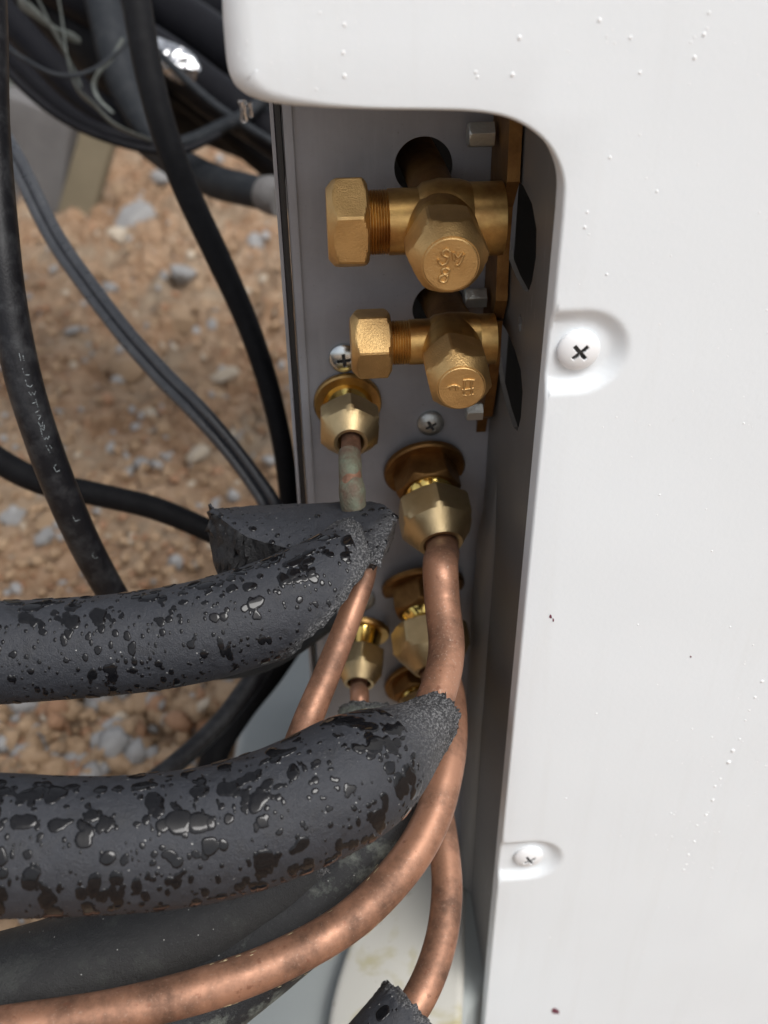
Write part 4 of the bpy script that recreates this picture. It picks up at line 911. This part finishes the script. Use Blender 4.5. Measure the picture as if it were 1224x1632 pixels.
# crumpled foil wrap on a hose
pf = px_path([(246, 74, .575, 18), (262, 84, .572, 22), (282, 97, .57, 24), (302, 110, .57, 21), (314, 118, .572, 14)], 12)
tag(put('foil_wrap', tube_mesh('foil_wrap', pf, 26, True, .30, 1.0, 9), M['foil']), 'crumpled silver foil wrapped round a hose behind the cover', 'foil')

# printing on the cable : worn strokes on its surface
pa = px_path(ctrlA, 60); C = pa[:, :3]; T = np.gradient(C, axis=0); T /= np.linalg.norm(T, axis=1)[:, None]; vw = np.array(RM.col[2][:])
side = np.cross(T, vw); side /= np.linalg.norm(side, axis=1)[:, None]; front_ = np.cross(side, T)
proj = []
for c in C:
    q = RM.transposed() @ (Vector(c) - CAM); proj.append(816 + F * q.y / q.z)
proj = np.array(proj)
glyph = {'A': [[(0, 0), (0, 1)], [(.5, .3), (.5, 1)]], 'L': [[(0, .1), (0, .9), (.8, 1)]], 'U': [[(0, 0), (0, .8), (.5, 1), (.9, .7)]], 'W': [[(0, .2), (.2, .7), (.5, .4), (.7, .8), (1, .4)]], 'T': [[(0, .4), (.6, .4)], [(.7, 0), (.7, 1)]],
         'S': [[(.8, .1), (.1, .2), (.2, .6), (.8, .7), (.2, 1)]], 'V': [[(0, .3), (.3, 1), (.8, .4)]], 'M': [[(0, 1), (.1, .2), (.5, .6), (.8, .1)]], 'I': [[(.1, 0), (.3, 1)], [(.6, .1), (.8, .6)]], 'C': [[(.6, .1), (.1, .3), (.2, .8), (.8, .9)]]}
pts_list = []
for ch, v0 in (('A', 561), ('L', 583), ('U', 602), ('W', 618), ('T', 634), ('S', 650), ('V', 662), ('M', 672), ('W', 684), ('I', 700), ('C', 730), ('L', 806), ('C', 868)):
    for st_ in glyph[ch]:
        P = []
        for (a, b) in st_:
            i = int(np.argmin(np.abs(proj - (v0 + b * 13)))); s_ = .40 + .30 * a; k = 1.0
            if side[i].dot(np.array(RM.col[0][:])) < 0: k = -1
            P.append(C[i] + pa[i, 3] * 1.012 * (k * s_ * side[i] + math.sqrt(1 - s_ * s_) * front_[i] * (1 if front_[i].dot(vw) > 0 else -1)))
        pts_list.append(np.array(P))
bmv = []; bmf = []
for P in pts_list:
    for a, b in zip(P[:-1], P[1:]):
        d = b - a; w_ = np.cross(d, vw); w_ /= np.linalg.norm(w_) + 1e-9; w_ = w_ * .00011; i0 = len(bmv); bmv += [a - w_, a + w_, b + w_, b - w_]; bmf.append((i0, i0 + 1, i0 + 2, i0 + 3))
put('printed_lettering', mesh_from('printed_lettering', bmv, bmf, False), M['ink'], cabA)

# ================================================================== BLOCKS beyond the soil
def block(name, label, u, v, size, rot, mat, bev=.004, sides=None):
    p = at_z(u, v, 0); e = thing(name, label, 'concrete block', (p.x, p.y, 0))
    m4 = Matrix.Translation((p.x, p.y, size[2] / 2 - .01)) @ Matrix.Rotation(rot[2], 4, 'Z') @ Matrix.Rotation(rot[0], 4, 'X') @ Matrix.Rotation(rot[1], 4, 'Y')
    me = box_mesh('block_body', size, bev, m4, 3)
    bm = bmesh.new(); bm.from_mesh(me); bmesh.ops.subdivide_edges(bm, edges=bm.edges[:], cuts=6, use_grid_fill=True)
    for q in bm.verts: q.co += Vector(q.normal) * .004 * (float(fbm(np.array([q.co.x * 40]), np.array([q.co.y * 40]), q.co.z * 40, 5)[0]) - .5)
    bm.to_mesh(me); bm.free(); me.shade_smooth(); me.set_sharp_from_angle(angle=R_(50)); put('block_body', me, M[mat], e); return e
block('concrete_block', 'grey concrete block standing on the soil behind the hoses', 78, 318, (.13, .07, .15), (R_(-8), R_(14), R_(-22)), 'conc')
block('concrete_block', 'pale greenish concrete block leaning under the hose bundle', -5, 262, (.16, .12, .26), (R_(8), R_(-10), R_(16)), 'conc_moss')
pb = at_z(150, 345, 0); bd = thing('wood_board', 'yellowish board leaning beside the grey concrete block', 'board', (pb.x, pb.y, 0))
put('board_body', box_mesh('board_body', (.05, .02, .20), .003, Matrix.Translation((pb.x + .012, pb.y + .03, .085)) @ Matrix.Rotation(R_(24), 4, 'Y') @ Matrix.Rotation(R_(-14), 4, 'X') @ Matrix.Rotation(R_(-20), 4, 'Z'), 3), M['tan_side'], bd)
